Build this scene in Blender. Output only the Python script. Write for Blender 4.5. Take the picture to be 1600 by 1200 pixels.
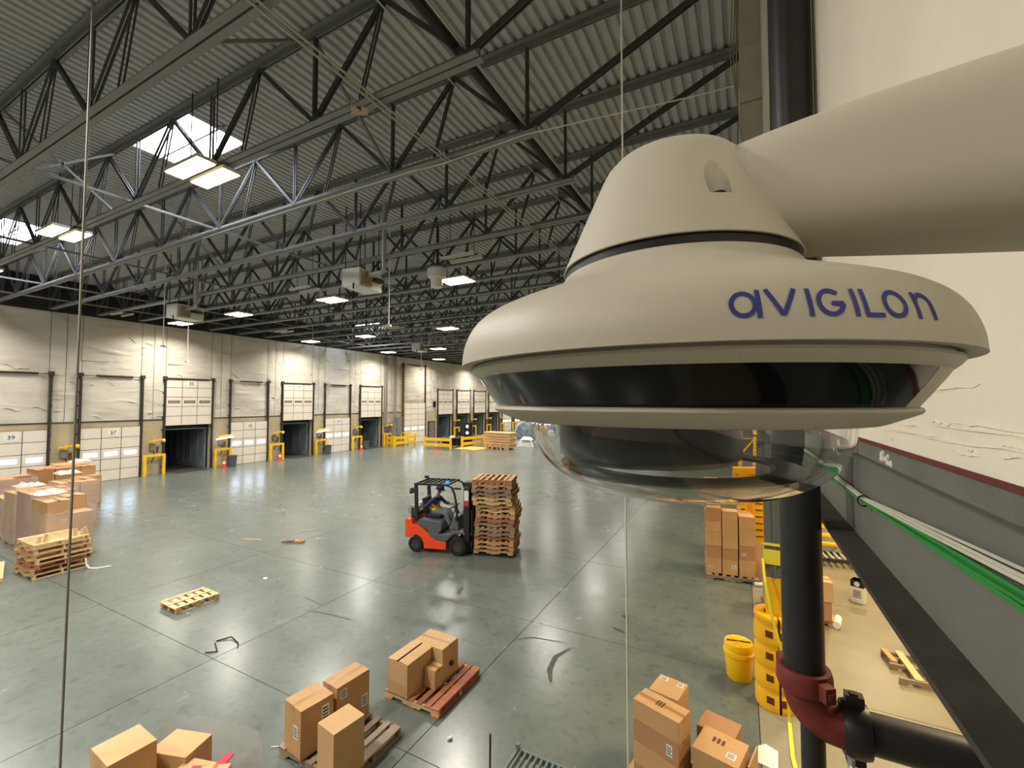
import bpy, bmesh, math, random
from mathutils import Vector, Matrix
R = math.radians
rnd = random.Random(7)
S = bpy.context.scene
for o in list(bpy.data.objects): bpy.data.objects.remove(o)
COL = S.collection
# ------------------------------------------------------------------ camera, world, light, exposure
CAMZ = 4.6
cam = bpy.data.objects.new('camera', bpy.data.cameras.new('camera')); COL.objects.link(cam)
cam.location = (0, 0, CAMZ)
cam.rotation_euler = (R(90 + 2.26), 0, R(27.7))
cam.data.sensor_width = 36; cam.data.lens = 36 * 683 / 1600
cam.data.clip_start = 0.02; cam.data.clip_end = 300
S.camera = cam
w = bpy.data.worlds.new('world'); S.world = w; w.use_nodes = True
w.node_tree.nodes['Background'].inputs[0].default_value = (.55, .65, .8, 1)
w.node_tree.nodes['Background'].inputs[1].default_value = .6
S.view_settings.view_transform = 'Standard'; S.view_settings.look = 'None'
S.view_settings.exposure = 0.0; S.view_settings.gamma = 1.0; S.view_settings.use_curve_mapping = False
S.cycles.max_bounces = 10; S.cycles.transmission_bounces = 8; S.cycles.transparent_max_bounces = 12
S.cycles.caustics_refractive = False; S.cycles.sample_clamp_indirect = 6
LAMP_W = 430.0           # watts of one lit hall fixture
TUBE_E = 10.0            # tube glow
SKY_E = 22.0             # skylight glow
BAY_W = 420.0            # lamps of the bay beyond the steel beam
ROOFZ, CHORDZ, XW, YEND, YBACK = 11.26, 9.5, -32.8, 86.0, -13.0

# ------------------------------------------------------------------ materials
def lin(c):
    f = lambda v: v / 12.92 if v <= .04045 else ((v + .055) / 1.055) ** 2.4
    return tuple(f(v / 255) for v in c) + (1,)
MATS = {}
def mat(name, rgb, rough=.6, metal=0, var=0, scale=4, bump=0, bscale=None, stretch=None, emit=0, trans=0, ior=1.45, alpha=1, coat=0, rvar=0, rgb2=None, spec=.5, detail=6):
    if name in MATS: return MATS[name]
    m = bpy.data.materials.new(name); m.use_nodes = True; nt = m.node_tree; b = nt.nodes['Principled BSDF']
    c = lin(rgb); b.inputs['Base Color'].default_value = c
    b.inputs['Roughness'].default_value = rough; b.inputs['Metallic'].default_value = metal
    b.inputs['IOR'].default_value = ior; b.inputs['Specular IOR Level'].default_value = spec
    if trans: b.inputs['Transmission Weight'].default_value = trans
    if alpha < 1: b.inputs['Alpha'].default_value = alpha
    if coat: b.inputs['Coat Weight'].default_value = coat; b.inputs['Coat Roughness'].default_value = .08
    if emit: b.inputs['Emission Color'].default_value = c; b.inputs['Emission Strength'].default_value = emit
    if var or bump or rvar or rgb2:
        tc = nt.nodes.new('ShaderNodeTexCoord'); mp = nt.nodes.new('ShaderNodeMapping')
        nt.links.new(tc.outputs['Object'], mp.inputs[0])
        if stretch: mp.inputs['Scale'].default_value = stretch
        n = nt.nodes.new('ShaderNodeTexNoise'); n.inputs['Scale'].default_value = scale; n.inputs['Detail'].default_value = detail; n.inputs['Roughness'].default_value = .6
        nt.links.new(mp.outputs[0], n.inputs['Vector'])
        if var or rgb2:
            cr = nt.nodes.new('ShaderNodeValToRGB')
            cr.color_ramp.elements[0].position = .3; cr.color_ramp.elements[1].position = .72
            lo = tuple(max(0, v * (1 - var)) for v in c[:3]) + (1,); hi = lin(rgb2) if rgb2 else tuple(min(1, v * (1 + var * .7)) for v in c[:3]) + (1,)
            cr.color_ramp.elements[0].color = lo; cr.color_ramp.elements[1].color = hi
            nt.links.new(n.outputs['Fac'], cr.inputs[0]); nt.links.new(cr.outputs[0], b.inputs['Base Color'])
        if rvar:
            mr = nt.nodes.new('ShaderNodeMapRange'); mr.inputs[1].default_value = .3; mr.inputs[2].default_value = .7
            mr.inputs[3].default_value = rough - rvar; mr.inputs[4].default_value = rough + rvar
            nt.links.new(n.outputs['Fac'], mr.inputs[0]); nt.links.new(mr.outputs[0], b.inputs['Roughness'])
        if bump:
            n2 = nt.nodes.new('ShaderNodeTexNoise'); n2.inputs['Scale'].default_value = bscale or scale; n2.inputs['Detail'].default_value = 5
            nt.links.new(mp.outputs[0], n2.inputs['Vector'])
            bp = nt.nodes.new('ShaderNodeBump'); bp.inputs['Strength'].default_value = min(1, bump); bp.inputs['Distance'].default_value = .02 if bump <= 1 else .02 * bump
            nt.links.new(n2.outputs['Fac'], bp.inputs['Height']); nt.links.new(bp.outputs[0], b.inputs['Normal'])
    MATS[name] = m
    return m

# ------------------------------------------------------------------ mesh builder
class MB:
    def __init__(s): s.v = []; s.f = []; s.m = []; s.cur = 0
    def add(s, vs, fs):
        o = len(s.v); s.v += [tuple(v) for v in vs]
        for f in fs: s.f.append(tuple(i + o for i in f)); s.m.append(s.cur)
        return s
    def box(s, c, d, rz=0, rx=0, ry=0, taper=1):
        M = Matrix.Rotation(rz, 3, 'Z') @ Matrix.Rotation(ry, 3, 'Y') @ Matrix.Rotation(rx, 3, 'X')
        vs = []
        for z in (-.5, .5):
            t = taper if z > 0 else 1
            for x, y in ((-.5, -.5), (.5, -.5), (.5, .5), (-.5, .5)):
                vs.append(Vector(c) + M @ Vector((x * d[0] * t, y * d[1] * t, z * d[2])))
        return s.add(vs, [(3, 2, 1, 0), (4, 5, 6, 7), (0, 1, 5, 4), (1, 2, 6, 5), (2, 3, 7, 6), (3, 0, 4, 7)])
    def b2(s, a, b):
        return s.box([(a[i] + b[i]) / 2 for i in range(3)], [abs(b[i] - a[i]) for i in range(3)])
    def bar(s, p, q, w, h, up=(0, 0, 1)):
        p, q = Vector(p), Vector(q); d = (q - p).normalized(); u = Vector(up)
        if abs(d.dot(u)) > .98: u = Vector((1, 0, 0))
        x = d.cross(u).normalized(); y = x.cross(d)
        vs = [e + x * i * w / 2 + y * j * h / 2 for e in (p, q) for i, j in ((-1, -1), (1, -1), (1, 1), (-1, 1))]
        return s.add(vs, [(3, 2, 1, 0), (4, 5, 6, 7), (0, 1, 5, 4), (1, 2, 6, 5), (2, 3, 7, 6), (3, 0, 4, 7)])
    def tube(s, pts, r, n=8, cap=True):
        pts = [Vector(p) for p in pts]; rings = []; px = None
        for i, p in enumerate(pts):
            d = (pts[min(i + 1, len(pts) - 1)] - pts[max(i - 1, 0)]).normalized()
            if px is None:
                u = Vector((0, 0, 1)) if abs(d.z) < .95 else Vector((1, 0, 0)); px = d.cross(u).normalized()
            else: px = (px - d * px.dot(d)).normalized()
            y = d.cross(px); rr = r[i] if isinstance(r, (list, tuple)) else r
            rings.append([p + (px * math.cos(2 * math.pi * k / n) + y * math.sin(2 * math.pi * k / n)) * rr for k in range(n)])
        vs = [v for g in rings for v in g]; fs = []
        for i in range(len(pts) - 1):
            for k in range(n):
                a, b = i * n + k, i * n + (k + 1) % n; fs.append((a, b, b + n, a + n))
        if cap: fs.append(tuple(range(n))[::-1]); fs.append(tuple(range((len(pts) - 1) * n, len(pts) * n)))
        return s.add(vs, fs)
    def cyl(s, p, q, r, n=16, r2=None): return s.tube([p, q], [r, r if r2 is None else r2], n)
    def lathe(s, prof, n=48, a0=0, a1=360, c=(0, 0, 0)):
        full = abs(a1 - a0) >= 360; cols = n if full else n + 1; vs = []; fs = []
        for k in range(cols):
            a = R(a0 + (a1 - a0) * k / n)
            for r, z in prof: vs.append((c[0] + r * math.cos(a), c[1] + r * math.sin(a), c[2] + z))
        L = len(prof)
        for k in range(n):
            k2 = (k + 1) % cols
            for j in range(L - 1): fs.append((k * L + j, k2 * L + j, k2 * L + j + 1, k * L + j + 1))
        return s.add(vs, fs)
    def prism(s, poly, y0, y1, axis='y'):
        n = len(poly); vs = []
        for t in (y0, y1):
            for a, b in poly: vs.append((a, t, b) if axis == 'y' else ((t, a, b) if axis == 'x' else (a, b, t)))
        fs = [tuple(range(n)), tuple(range(n, 2 * n))[::-1]] + [(i, (i + 1) % n, (i + 1) % n + n, i + n) for i in range(n)]
        return s.add(vs, fs)
    def build(s, name, mats, parent=None, loc=None, rz=0, smooth=False, bevel=0, kind=None, label=None, recalc=True):
        me = bpy.data.meshes.new(name); me.from_pydata(s.v, [], s.f)
        ms = mats if isinstance(mats, (list, tuple)) else [mats]
        for m in ms: me.materials.append(m)
        if len(ms) > 1: me.polygons.foreach_set('material_index', s.m)
        if recalc:
            bm = bmesh.new(); bm.from_mesh(me); bmesh.ops.recalc_face_normals(bm, faces=bm.faces); bm.to_mesh(me); bm.free()
        if smooth:
            me.polygons.foreach_set('use_smooth', [True] * len(me.polygons))
            try: me.set_sharp_from_angle(angle=R(smooth if smooth is not True else 40))
            except Exception: pass
        me.update()
        o = bpy.data.objects.new(name, me); COL.objects.link(o)
        if parent: o.parent = parent
        if loc: o.location = loc
        if rz: o.rotation_euler.z = rz
        if bevel:
            b = o.modifiers.new('bevel', 'BEVEL'); b.width = bevel; b.segments = 2; b.limit_method = 'ANGLE'
        if kind: o['kind'] = kind
        if label: o['label'] = label
        return o
def tag(o, label, cat, group=None, kind=None):
    o['label'] = label; o['category'] = cat
    if group: o['group'] = group
    if kind: o['kind'] = kind
    return o
def empty(name, loc=(0, 0, 0), rz=0, label=None, cat=None, group=None, kind=None):
    o = bpy.data.objects.new(name, None); COL.objects.link(o); o.location = loc; o.rotation_euler.z = rz; o.empty_display_size = .1
    if label: tag(o, label, cat, group, kind)
    return o
def copy_tree(o, parent=None):
    c = o.copy(); COL.objects.link(c)
    if parent: c.parent = parent
    for ch in list(o.children): copy_tree(ch, c)
    return c
def inst(o, name, parent, loc=(0, 0, 0), rz=0):
    c = bpy.data.objects.new(name, o.data); COL.objects.link(c); c.parent = parent; c.location = loc; c.rotation_euler.z = rz
    return c
def text(body, size, loc, rot, m, parent=None, name='number', ex=.004):
    cu = bpy.data.curves.new(name, 'FONT'); cu.body = body; cu.size = size; cu.align_x = 'CENTER'; cu.align_y = 'CENTER'; cu.extrude = ex
    cu.materials.append(m); tmp = bpy.data.objects.new(name, cu); COL.objects.link(tmp); dg = bpy.context.evaluated_depsgraph_get()
    me = bpy.data.meshes.new_from_object(tmp.evaluated_get(dg)); bpy.data.objects.remove(tmp); me.name = name
    o = bpy.data.objects.new(name, me); COL.objects.link(o); o.location = loc; o.rotation_euler = rot
    if parent: o.parent = parent
    return o
ORD = 'first second third fourth fifth sixth seventh eighth ninth tenth eleventh twelfth thirteenth fourteenth'.split()

m_conc = mat('polished_concrete', (101, 108, 101), .25)
_n = m_conc.node_tree; _c = _n.nodes.new('ShaderNodeTexCoord'); _p = _n.nodes['Principled BSDF']; _acc = None
for _sc, _det, _lo, _hi, _a, _b in ((.28, 2, 0, 1, .72, 1.28), (1.7, 3, 0, 1, .84, 1.16), (9, 3, 0, 1, .88, 1.12), (4.5, 8, .24, .46, .78, 1.0)):
    _t = _n.nodes.new('ShaderNodeTexNoise'); _t.inputs['Scale'].default_value = _sc; _t.inputs['Detail'].default_value = _det; _n.links.new(_c.outputs['Object'], _t.inputs['Vector'])
    _r = _n.nodes.new('ShaderNodeMapRange'); _r.interpolation_type = 'SMOOTHSTEP' if _sc == 3.2 else 'LINEAR'
    for _k, _v in zip((1, 2, 3, 4), (_lo, _hi, _a, _b)): _r.inputs[_k].default_value = _v
    _n.links.new(_t.outputs['Fac'], _r.inputs[0]); _x = _n.nodes.new('ShaderNodeVectorMath'); _x.operation = 'SCALE'
    if _acc is None: _x.inputs[0].default_value = _p.inputs['Base Color'].default_value[:3]
    else: _n.links.new(_acc, _x.inputs[0])
    _n.links.new(_r.outputs[0], _x.inputs['Scale']); _acc = _x.outputs[0]
    if _sc == 1.7:
        _q = _n.nodes.new('ShaderNodeMapRange'); _q.inputs[1].default_value = 0; _q.inputs[2].default_value = 1; _q.inputs[3].default_value = .19; _q.inputs[4].default_value = .31
        _n.links.new(_t.outputs['Fac'], _q.inputs[0]); _n.links.new(_q.outputs[0], _p.inputs['Roughness'])
_n.links.new(_acc, _p.inputs['Base Color'])
m_tanconc = mat('tan_bay_concrete', (132, 122, 98), .35, var=.2, scale=.9, detail=4)
m_strip = mat('pale_concrete_strip', (140, 136, 120), .4, var=.2, scale=2)
m_gap = mat('floor_joint', (52, 50, 45), .9)
m_pier = mat('tan_painted_concrete', (176, 163, 132), .75, var=.14, scale=1.2, bump=.2, bscale=6)
m_vinyl = mat('crinkled_white_vinyl', (206, 199, 184), .36, var=.16, scale=.8, stretch=(1, .5, 1.4))
_n = m_vinyl.node_tree; _t = _n.nodes.new('ShaderNodeTexNoise'); _t.noise_type = 'RIDGED_MULTIFRACTAL'; _t.inputs['Scale'].default_value = .9; _t.inputs['Detail'].default_value = 6; _t.inputs['Distortion'].default_value = .8
_m = _n.nodes.new('ShaderNodeMapping'); _m.inputs['Scale'].default_value = (1, .55, 1.9); _c = _n.nodes.new('ShaderNodeTexCoord'); _b = _n.nodes.new('ShaderNodeBump'); _b.inputs['Strength'].default_value = .8; _b.inputs['Distance'].default_value = .07
_n.links.new(_c.outputs['Object'], _m.inputs[0]); _n.links.new(_m.outputs[0], _t.inputs['Vector']); _n.links.new(_t.outputs['Fac'], _b.inputs['Height']); _n.links.new(_b.outputs[0], _n.nodes['Principled BSDF'].inputs['Normal'])
m_vseam = mat('vinyl_seam', (118, 108, 90), .8)
m_upper = mat('dark_upper_wall', (44, 40, 38), .9)
m_deck = mat('charcoal_roof_deck', (188, 188, 190), .7, var=.08, scale=2)
m_steel = mat('grey_painted_steel', (132, 132, 131), .55, var=.12, scale=3)
m_webst = mat('dark_web_steel', (74, 74, 74), .55, var=.12, scale=3)
m_pipe_dark = mat('black_pipe_paint', (38, 38, 38), .5, var=.2, scale=8)
m_galv = mat('galvanised_conduit', (176, 176, 166), .45, metal=.3)
m_white = mat('white_enamel', (226, 226, 220), .45)
m_door = mat('white_door_skin', (222, 212, 196), .5, var=.05, scale=2)
m_dark = mat('dark_hardware', (50, 46, 42), .6)
m_rubber = mat('black_rubber', (24, 24, 24), .75)
m_black = mat('matt_black', (16, 16, 16), .6)
m_yel = mat('safety_yellow', (240, 190, 18), .5, var=.08, scale=3)
m_cart = mat('kraft_cardboard', (190, 150, 104), .8, var=.1, scale=2.2, bump=.05, bscale=20)
m_cart2 = mat('tan_cardboard', (198, 160, 114), .8, var=.08, scale=2.2, bump=.05, bscale=20)
m_cart3 = mat('brown_cardboard', (172, 128, 90), .8, var=.1, scale=2.2, bump=.05, bscale=20)
m_tape = mat('packing_tape', (170, 128, 78), .3)
m_label = mat('paper_label', (225, 225, 222), .6)
m_ink = mat('black_ink', (28, 28, 28), .7)
m_print = mat('brown_ink', (96, 64, 42), .8)
def wood(n, rgb): return mat(n, rgb, .75, var=.22, scale=3, stretch=(1, 9, 9), bump=.15, bscale=10)
m_wood = [wood('pallet_wood_tan', (190, 150, 104)), wood('pallet_wood_pale', (214, 182, 134)), wood('pallet_wood_red', (176, 112, 84)), wood('pallet_wood_grey', (150, 130, 108))]
m_glow = mat('tube_glow', (255, 226, 176), .5, emit=TUBE_E)
m_day = mat('daylight_pane', (196, 222, 255), .5, emit=18)
m_sky = mat('skylight_glow', (232, 242, 255), .5, emit=SKY_E)
m_film = mat('stretch_film', (220, 220, 222),   .16, alpha=.24, bump=2, bscale=5, stretch=(1, 1, .5), spec=.9)

# ------------------------------------------------------------------ floor of slabs
XR = 14.0
fl = empty('floor', (0, 0, 0), 0, 'polished grey concrete floor divided by sawn joints', 'floor', kind='structure')
MB().b2((XW - .3, YBACK, -.3), (XR, YEND, -.012)).build('joint_bed', m_gap, fl)
xs = [XW - .25] + [-3.97 - 4.48 * k for k in range(6, -1, -1)] + [.14, .78, 5, 9.5, XR]
ys = [YBACK] + [4.6 + 3.85 * k for k in range(-4, 21)] + [YEND]
for i in range(len(xs) - 1):
    for j in range(len(ys) - 1):
        g = .006; MB().b2((xs[i] + g, ys[j] + g, -.1), (xs[i + 1] - g, ys[j + 1] - g, 0)).build('concrete_slab', m_conc if xs[i] < .1 else (m_strip if xs[i] < .5 else m_tanconc), fl)

# ------------------------------------------------------------------ roof deck with skylight openings
SKY = [(-13.95, -11.2, 5.14, 6.6), (-27.4, -23.6, 5.14, 6.5), (-30.2, -27.2, 27.0, 28.5)]
cl = empty('ceiling', (0, 0, 0), 0, 'dark corrugated steel roof deck', 'ceiling', kind='structure')
d = MB(); p = .2032; n = int((XR - XW) / p) + 1
for k in range(n):
    x0 = XW + k * p; xm = x0 + p / 2; segs = [(YBACK, YEND)]
    for a, b, c, e in SKY:
        if a < xm < b:
            ns = []
            for s0, s1 in segs:
                if s0 < c and e < s1: ns += [(s0, c), (e, s1)]
                else: ns.append((s0, s1))
            segs = ns
    pr = [(x0, 0), (x0 + .11, 0), (x0 + .135, .075), (x0 + .178, .075), (x0 + .2032, 0)]
    for s0, s1 in segs:
        vs = [(x, y, ROOFZ + z) for y in (s0, s1) for x, z in pr]
        d.add(vs, [(i, i + 1, i + 6, i + 5) for i in range(4)])
d.build('roof_deck', m_deck, cl, recalc=False)
MB().b2((XW - .3, YBACK, ROOFZ + 1.2), (XR, YEND, ROOFZ + 1.3)).build('roof_top', m_black, cl)
for i, (a, b, c, e) in enumerate(SKY):
    t = empty('window_%d' % (i + 1), (0, 0, 0), 0, ['bright rectangular roof skylight nearest to the camera', 'bright roof skylight near the dock wall at the left', 'small far skylight deep in the roof trusses'][i], 'skylight', 'roof skylights', 'structure')
    m = MB()
    for q in ((a, c, a + .04, e), (b - .04, c, b, e), (a, c, b, c + .04), (a, e - .04, b, e)): m.b2((q[0], q[1], ROOFZ - .01), (q[2], q[3], ROOFZ + .14))
    m.build('curb', m_white, t)
    MB().b2((a, c, ROOFZ + .12), (b, e, ROOFZ + .16)).build('diffuser', m_sky, t)
    if i < 2:
        m = MB()
        m.b2((a - .3, (c + e) / 2 - .02, ROOFZ - .06), (b + .3, (c + e) / 2 + .02, ROOFZ - .02)).build('cross_bar', m_steel, t)

# ------------------------------------------------------------------ roof joists
DEPTH0 = ROOFZ - .02
XN = [-3.4 - 3.27 * i for i in range(10)]
def joist(name, far=False):
    t = empty(name)
    m = MB()
    for s in (-1, 1):
        m.b2((XW + .02, s * .015, -.02), (.33, s * .13, 0)); m.b2((XW + .02, s * .015, -.13), (.33, s * .03, -.02))
    m.build('top_chord', m_steel, t, (0, 0, DEPTH0))
    m = MB()
    for s in (-1, 1):
        m.b2((XW + .35, s * .015, -.012), (-3.2, s * .125, .006)); m.b2((XW + .35, s * .015, .006), (-3.2, s * .03, .115))
    m.build('bottom_chord', m_steel, t, (0, 0, CHORDZ))
    zt, zb = DEPTH0 - .1, CHORDZ + .08
    webs = []
    for i, x in enumerate(XN):
        webs.append(((x, 0, zb), (x, 0, zt), .045))
        if i > 0: webs.append(((x, 0, zb), (x + 1.635, 0, zt), .07))
        if i < 9: webs.append(((x, 0, zb), (x - 1.635, 0, zt), .07))
    for i in range(9): webs.append(((XN[i] - 1.635, 0, zt), (XN[i] - 1.635 - .5, 0, zb + .05), .03))
    webs.append(((XN[0], 0, zb), (.2, 0, zt), .1))
    if far:
        m = MB()
        for p_, q, ww in webs: m.bar(p_, q, .07, ww)
        m.build('web_lattice', m_webst, t, kind='stuff')
    else:
        for p_, q, ww in webs:
            m = MB()
            for s in (-1, 1): m.bar(Vector(p_) + Vector((0, s * .028, 0)), Vector(q) + Vector((0, s * .028, 0)), .022, ww)
            m.build('web_strut', m_webst, t)
    return t
NEAR = 12
jn = joist('roof_joist'); jf = joist('roof_joist', True)
for k in range(42):
    y = 1.17 + 1.97 * k
    if k == 0: o = jn
    elif k < NEAR: o = copy_tree(jn)
    elif k == NEAR: o = jf
    else: o = copy_tree(jf)
    o.location = (0, y, 0)
    lab = 'dark steel open-web roof joist, %s counted away from the camera' % ORD[k] if k < 14 else 'dark steel open-web roof joist far down the hall, beyond the fourteenth'
    tag(o, lab, 'joist', 'roof joists')
# bridging between joists
for i, (x, z) in enumerate([(-13.6, CHORDZ + .03), (-20.1, CHORDZ + .03), (-26.6, CHORDZ + .03), (-30.2, CHORDZ + .03)]):
    m = MB(); m.b2((x - .035, 1.2, z + .1), (x + .035, 82, z + .106)); m.b2((x - .003, 1.2, z + .106), (x + .003, 82, z + .17))
    tag(m.build('bridging_bar', m_steel), ['steel bridging angle beside the near skylight', 'second steel bridging angle out from the skylight', 'steel bridging angle third from the skylight', 'steel bridging angle closest to the dock wall'][i], 'brace', 'bridging under the roof')
for i, (x, k, up) in enumerate([(-14.5, 1, 1), (-14.5, 1, 0), (-6.7, 1, 1), (-6.7, 2, 0), (-10.0, 2, 1), (-16.8, 2, 1), (-23.3, 2, 1), (-16.8, 3, 0)]):
    y0, y1 = 1.17 + 1.97 * k, 1.17 + 1.97 * (k + 1); za, zb_ = (CHORDZ + .1, ROOFZ - .15) if up else (ROOFZ - .15, CHORDZ + .1)
    tag(MB().bar((x, y0, za), (x, y1, zb_), .05, .05).build('cross_brace', m_steel), ['slim cross brace beside the near skylight, rising away from the camera', 'slim cross brace beside the near skylight, falling away from the camera', 'slim cross brace between second and third joists near the paired conduits', 'slim cross brace between third and fourth joists under the paired conduits', 'slim cross brace past the lit fixture of the first row', 'slim cross brace left of the near skylight between third and fourth joists', 'slim cross brace near the skylight by the dock wall', 'slim cross brace between fourth and fifth joists left of the heater'][i], 'brace', 'cross braces between joists')

# ------------------------------------------------------------------ pipes and conduits along the roof
def pipe(name, pts, r, m, label, cat, group=None, n=8):
    return tag(MB().tube(pts, r, n).build(name, m, smooth=True), label, cat, group)
pipe('sprinkler_main', [(-3.62, 1.5, 9.78), (-3.62, 80, 9.78)], .075, m_pipe_dark, 'thick black sprinkler main running under the roof past the joist ends', 'pipe')
pipe('roof_conduit', [(-3.42, 1.5, 9.66), (-3.42, 80, 9.66)], .02, m_galv, 'pale conduit beside the black sprinkler main', 'conduit')
pipe('roof_conduit', [(-3.95, 1.5, 9.62), (-3.95, 80, 9.62)], .012, m_galv, 'thin grey conduit left of the sprinkler main', 'conduit')
for s in (0, 1): pipe('roof_conduit', [(-5.08 - .1 * s, 1.5, 9.43), (-5.08 - .1 * s, 70, 9.43)], .018, m_galv, 'pale conduit of the parallel pair strapped under the joists, %s one' % ('right' if s == 0 else 'left'), 'conduit', 'paired conduits')
pipe('ceiling_cable', [(-14, 7.02, 9.42), (-10.5, 7.0, 9.42), (-6, 6.98, 9.42), (-5.2, 6.95, 9.36), (-3.4, 6.98, 9.44), (-2, 7.08, 9.40), (-.6, 7.2, 9.36), (-.02, 7.27, 9.38), (.05, 7.28, 9.3), (.055, 7.28, 8.2)], .012, m_white, 'white cable strung under the third joist to the right wall', 'cable')
tag(MB().tube([(-.70, 3.0, ROOFZ), (-.705, 3.0, 5), (-.71, 3.0, 0)], .006, 6).build('hanging_wire', mat('white_rope', (224, 218, 200), .6)), 'thin white wire hanging straight down behind the camera dome', 'wire')
tag(MB().tube([(-6.05, 1.91, ROOFZ), (-6.09, 1.91, 5), (-6.14, 1.91, 0)], .0115, 6).build('hanging_rope', mat('grey_rope', (128, 122, 112), .7)), 'thin grey rope hanging from roof to floor at the left', 'rope')

# ------------------------------------------------------------------ high bay fixtures
def fixture(lit=True, lamp=True):
    t = empty('light_fixture')
    m = MB()
    for s in (-1, 1): m.box((0, s * .24, .06), (1.25, .36 if lit else .11, .07))
    m.build('housing', m_white, t)
    for s in (-1, 1):
        g = MB()
        if lit: g.box((0, s * .24, .014), (1.2, .33, .02))
        else: g.box((0, s * .24, .02), (1.2, .1, .02))
        g.build('lens', m_glow if lit else mat('unlit_lens', (190, 180, 160), .4), t)
    MB().b2((-.49, -.008, .08), (-.474, .008, ROOFZ - 9.34 + .06)).b2((.474, -.008, .08), (.49, .008, ROOFZ - 9.34 + .06)).b2((-.6, -.08, .09), (.6, .08, .11)).build('hanger', m_dark, t)
    if lamp:
        l = bpy.data.lights.new('fixture_lamp', 'AREA'); l.shape = 'RECTANGLE'; l.size = 1.2; l.size_y = .8; l.energy = LAMP_W; l.color = (1, .94, .86); l.spread = R(156)
        lo = bpy.data.objects.new('fixture_lamp', l); COL.objects.link(lo); lo.parent = t; lo.location = (0, 0, -.012)
    return t
fx = fixture(); first = True
COLS = [(-9.9, 'first'), (-17.0, 'second'), (-24.4, 'third'), (-30.4, 'fourth')]
ROWS = [4.93, 14.15, 23.3, 32.0, 40.0, 49.0, 58.0, 67.0]
for r_, y in enumerate(ROWS):
    for x, c in COLS:
        o = fx if first else copy_tree(fx); first = False
        o.location = (x, y, 9.34)
        if x < -28:
            for ch in o.children:
                if ch.type == 'LIGHT': ch.data = ch.data.copy(); ch.data.spread = R(149); ch.data.energy = LAMP_W * .9
        tag(o, 'lit twin fluorescent fixture, %s row from the camera, %s from the right' % (ORD[r_], c), 'light fixture', 'lit roof fixtures')
for x, y, c in [(-9.9, -4.3, 'fifth'), (-17, -4.3, 'sixth'), (-24.4, -4.3, 'seventh'), (-3.2, -4.3, 'added to light the dome, eighth'), (-7.2, -.3, 'added to light the right wall, ninth')]:  # last two are added, unseen lamps that brighten the dome and right wall
    o = copy_tree(fx); o.location = (x, y, 9.34); tag(o, 'lit twin fluorescent fixture behind the camera, %s counted' % c, 'light fixture', 'roof fixtures behind the camera')
    if x > -8:
        for ch in o.children:
            if ch.type == 'LIGHT': ch.data = ch.data.copy(); ch.data.energy = LAMP_W * (.38 if x > -5 else 1.55)
fu = fixture(False, False); first = True
for x, y, c in [(-16.5, 12.3, 'beside the unit heater'), (-27.8, 19.2, 'close to the dock wall'), (-30.2, 11.2, 'high over door thirty-five'), (-8.2, 12.0, 'just past the speaker horn'), (-20.0, 21.5, 'before the third row')]:
    o = fu if first else copy_tree(fu); first = False
    o.location = (x, y, 9.34); tag(o, 'unlit slim twin fluorescent fixture %s' % c, 'light fixture', 'unlit roof fixtures')
# ------------------------------------------------------------------ dock wall with door openings
DOORS = []          # (centre y, width, height, open, number, top)
for k, (num, op) in enumerate([('39', 0), ('37', 0), ('35', 1), ('33', 0), ('31', 1), ('29', 0), ('27', 1)]): DOORS.append((7.79 + 4.05 * k, 2.75, 3.08, op, num))
DOORS.append((38.6, 3.7, 4.4, 0, ''))
for k in range(7): DOORS.append((44.45 + 4.03 * k, 3.0, 3.05, 1 if k < 4 else 0, ''))
wl = empty('wall_left', (0, 0, 0), 0, 'long dock wall of tan concrete below and white vinyl insulation above', 'wall', kind='structure')
TINT = 3.45
y0 = YBACK
for cy, wd, ht, op, num in DOORS + [(YEND + 1, 2, 3, 0, '')]:
    y1 = min(cy - wd / 2, YEND)
    MB().b2((XW - .28, y0, 0), (XW, y1, TINT)).build('concrete_pier', m_pier, wl)
    if cy < YEND:
        MB().b2((XW - .28, cy - wd / 2, ht), (XW, cy + wd / 2, max(TINT, ht + .35))).build('concrete_lintel', m_pier, wl)
        y0 = cy + wd / 2
MB().b2((XW - .28, YBACK, 9.45), (XW - .02, YEND, ROOFZ + .3)).build('upper_wall', m_upper, wl)
MB().b2((XW - .28, YBACK, TINT), (XW - .04, YEND, 9.45)).build('wall_backing', m_vseam, wl)
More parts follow.
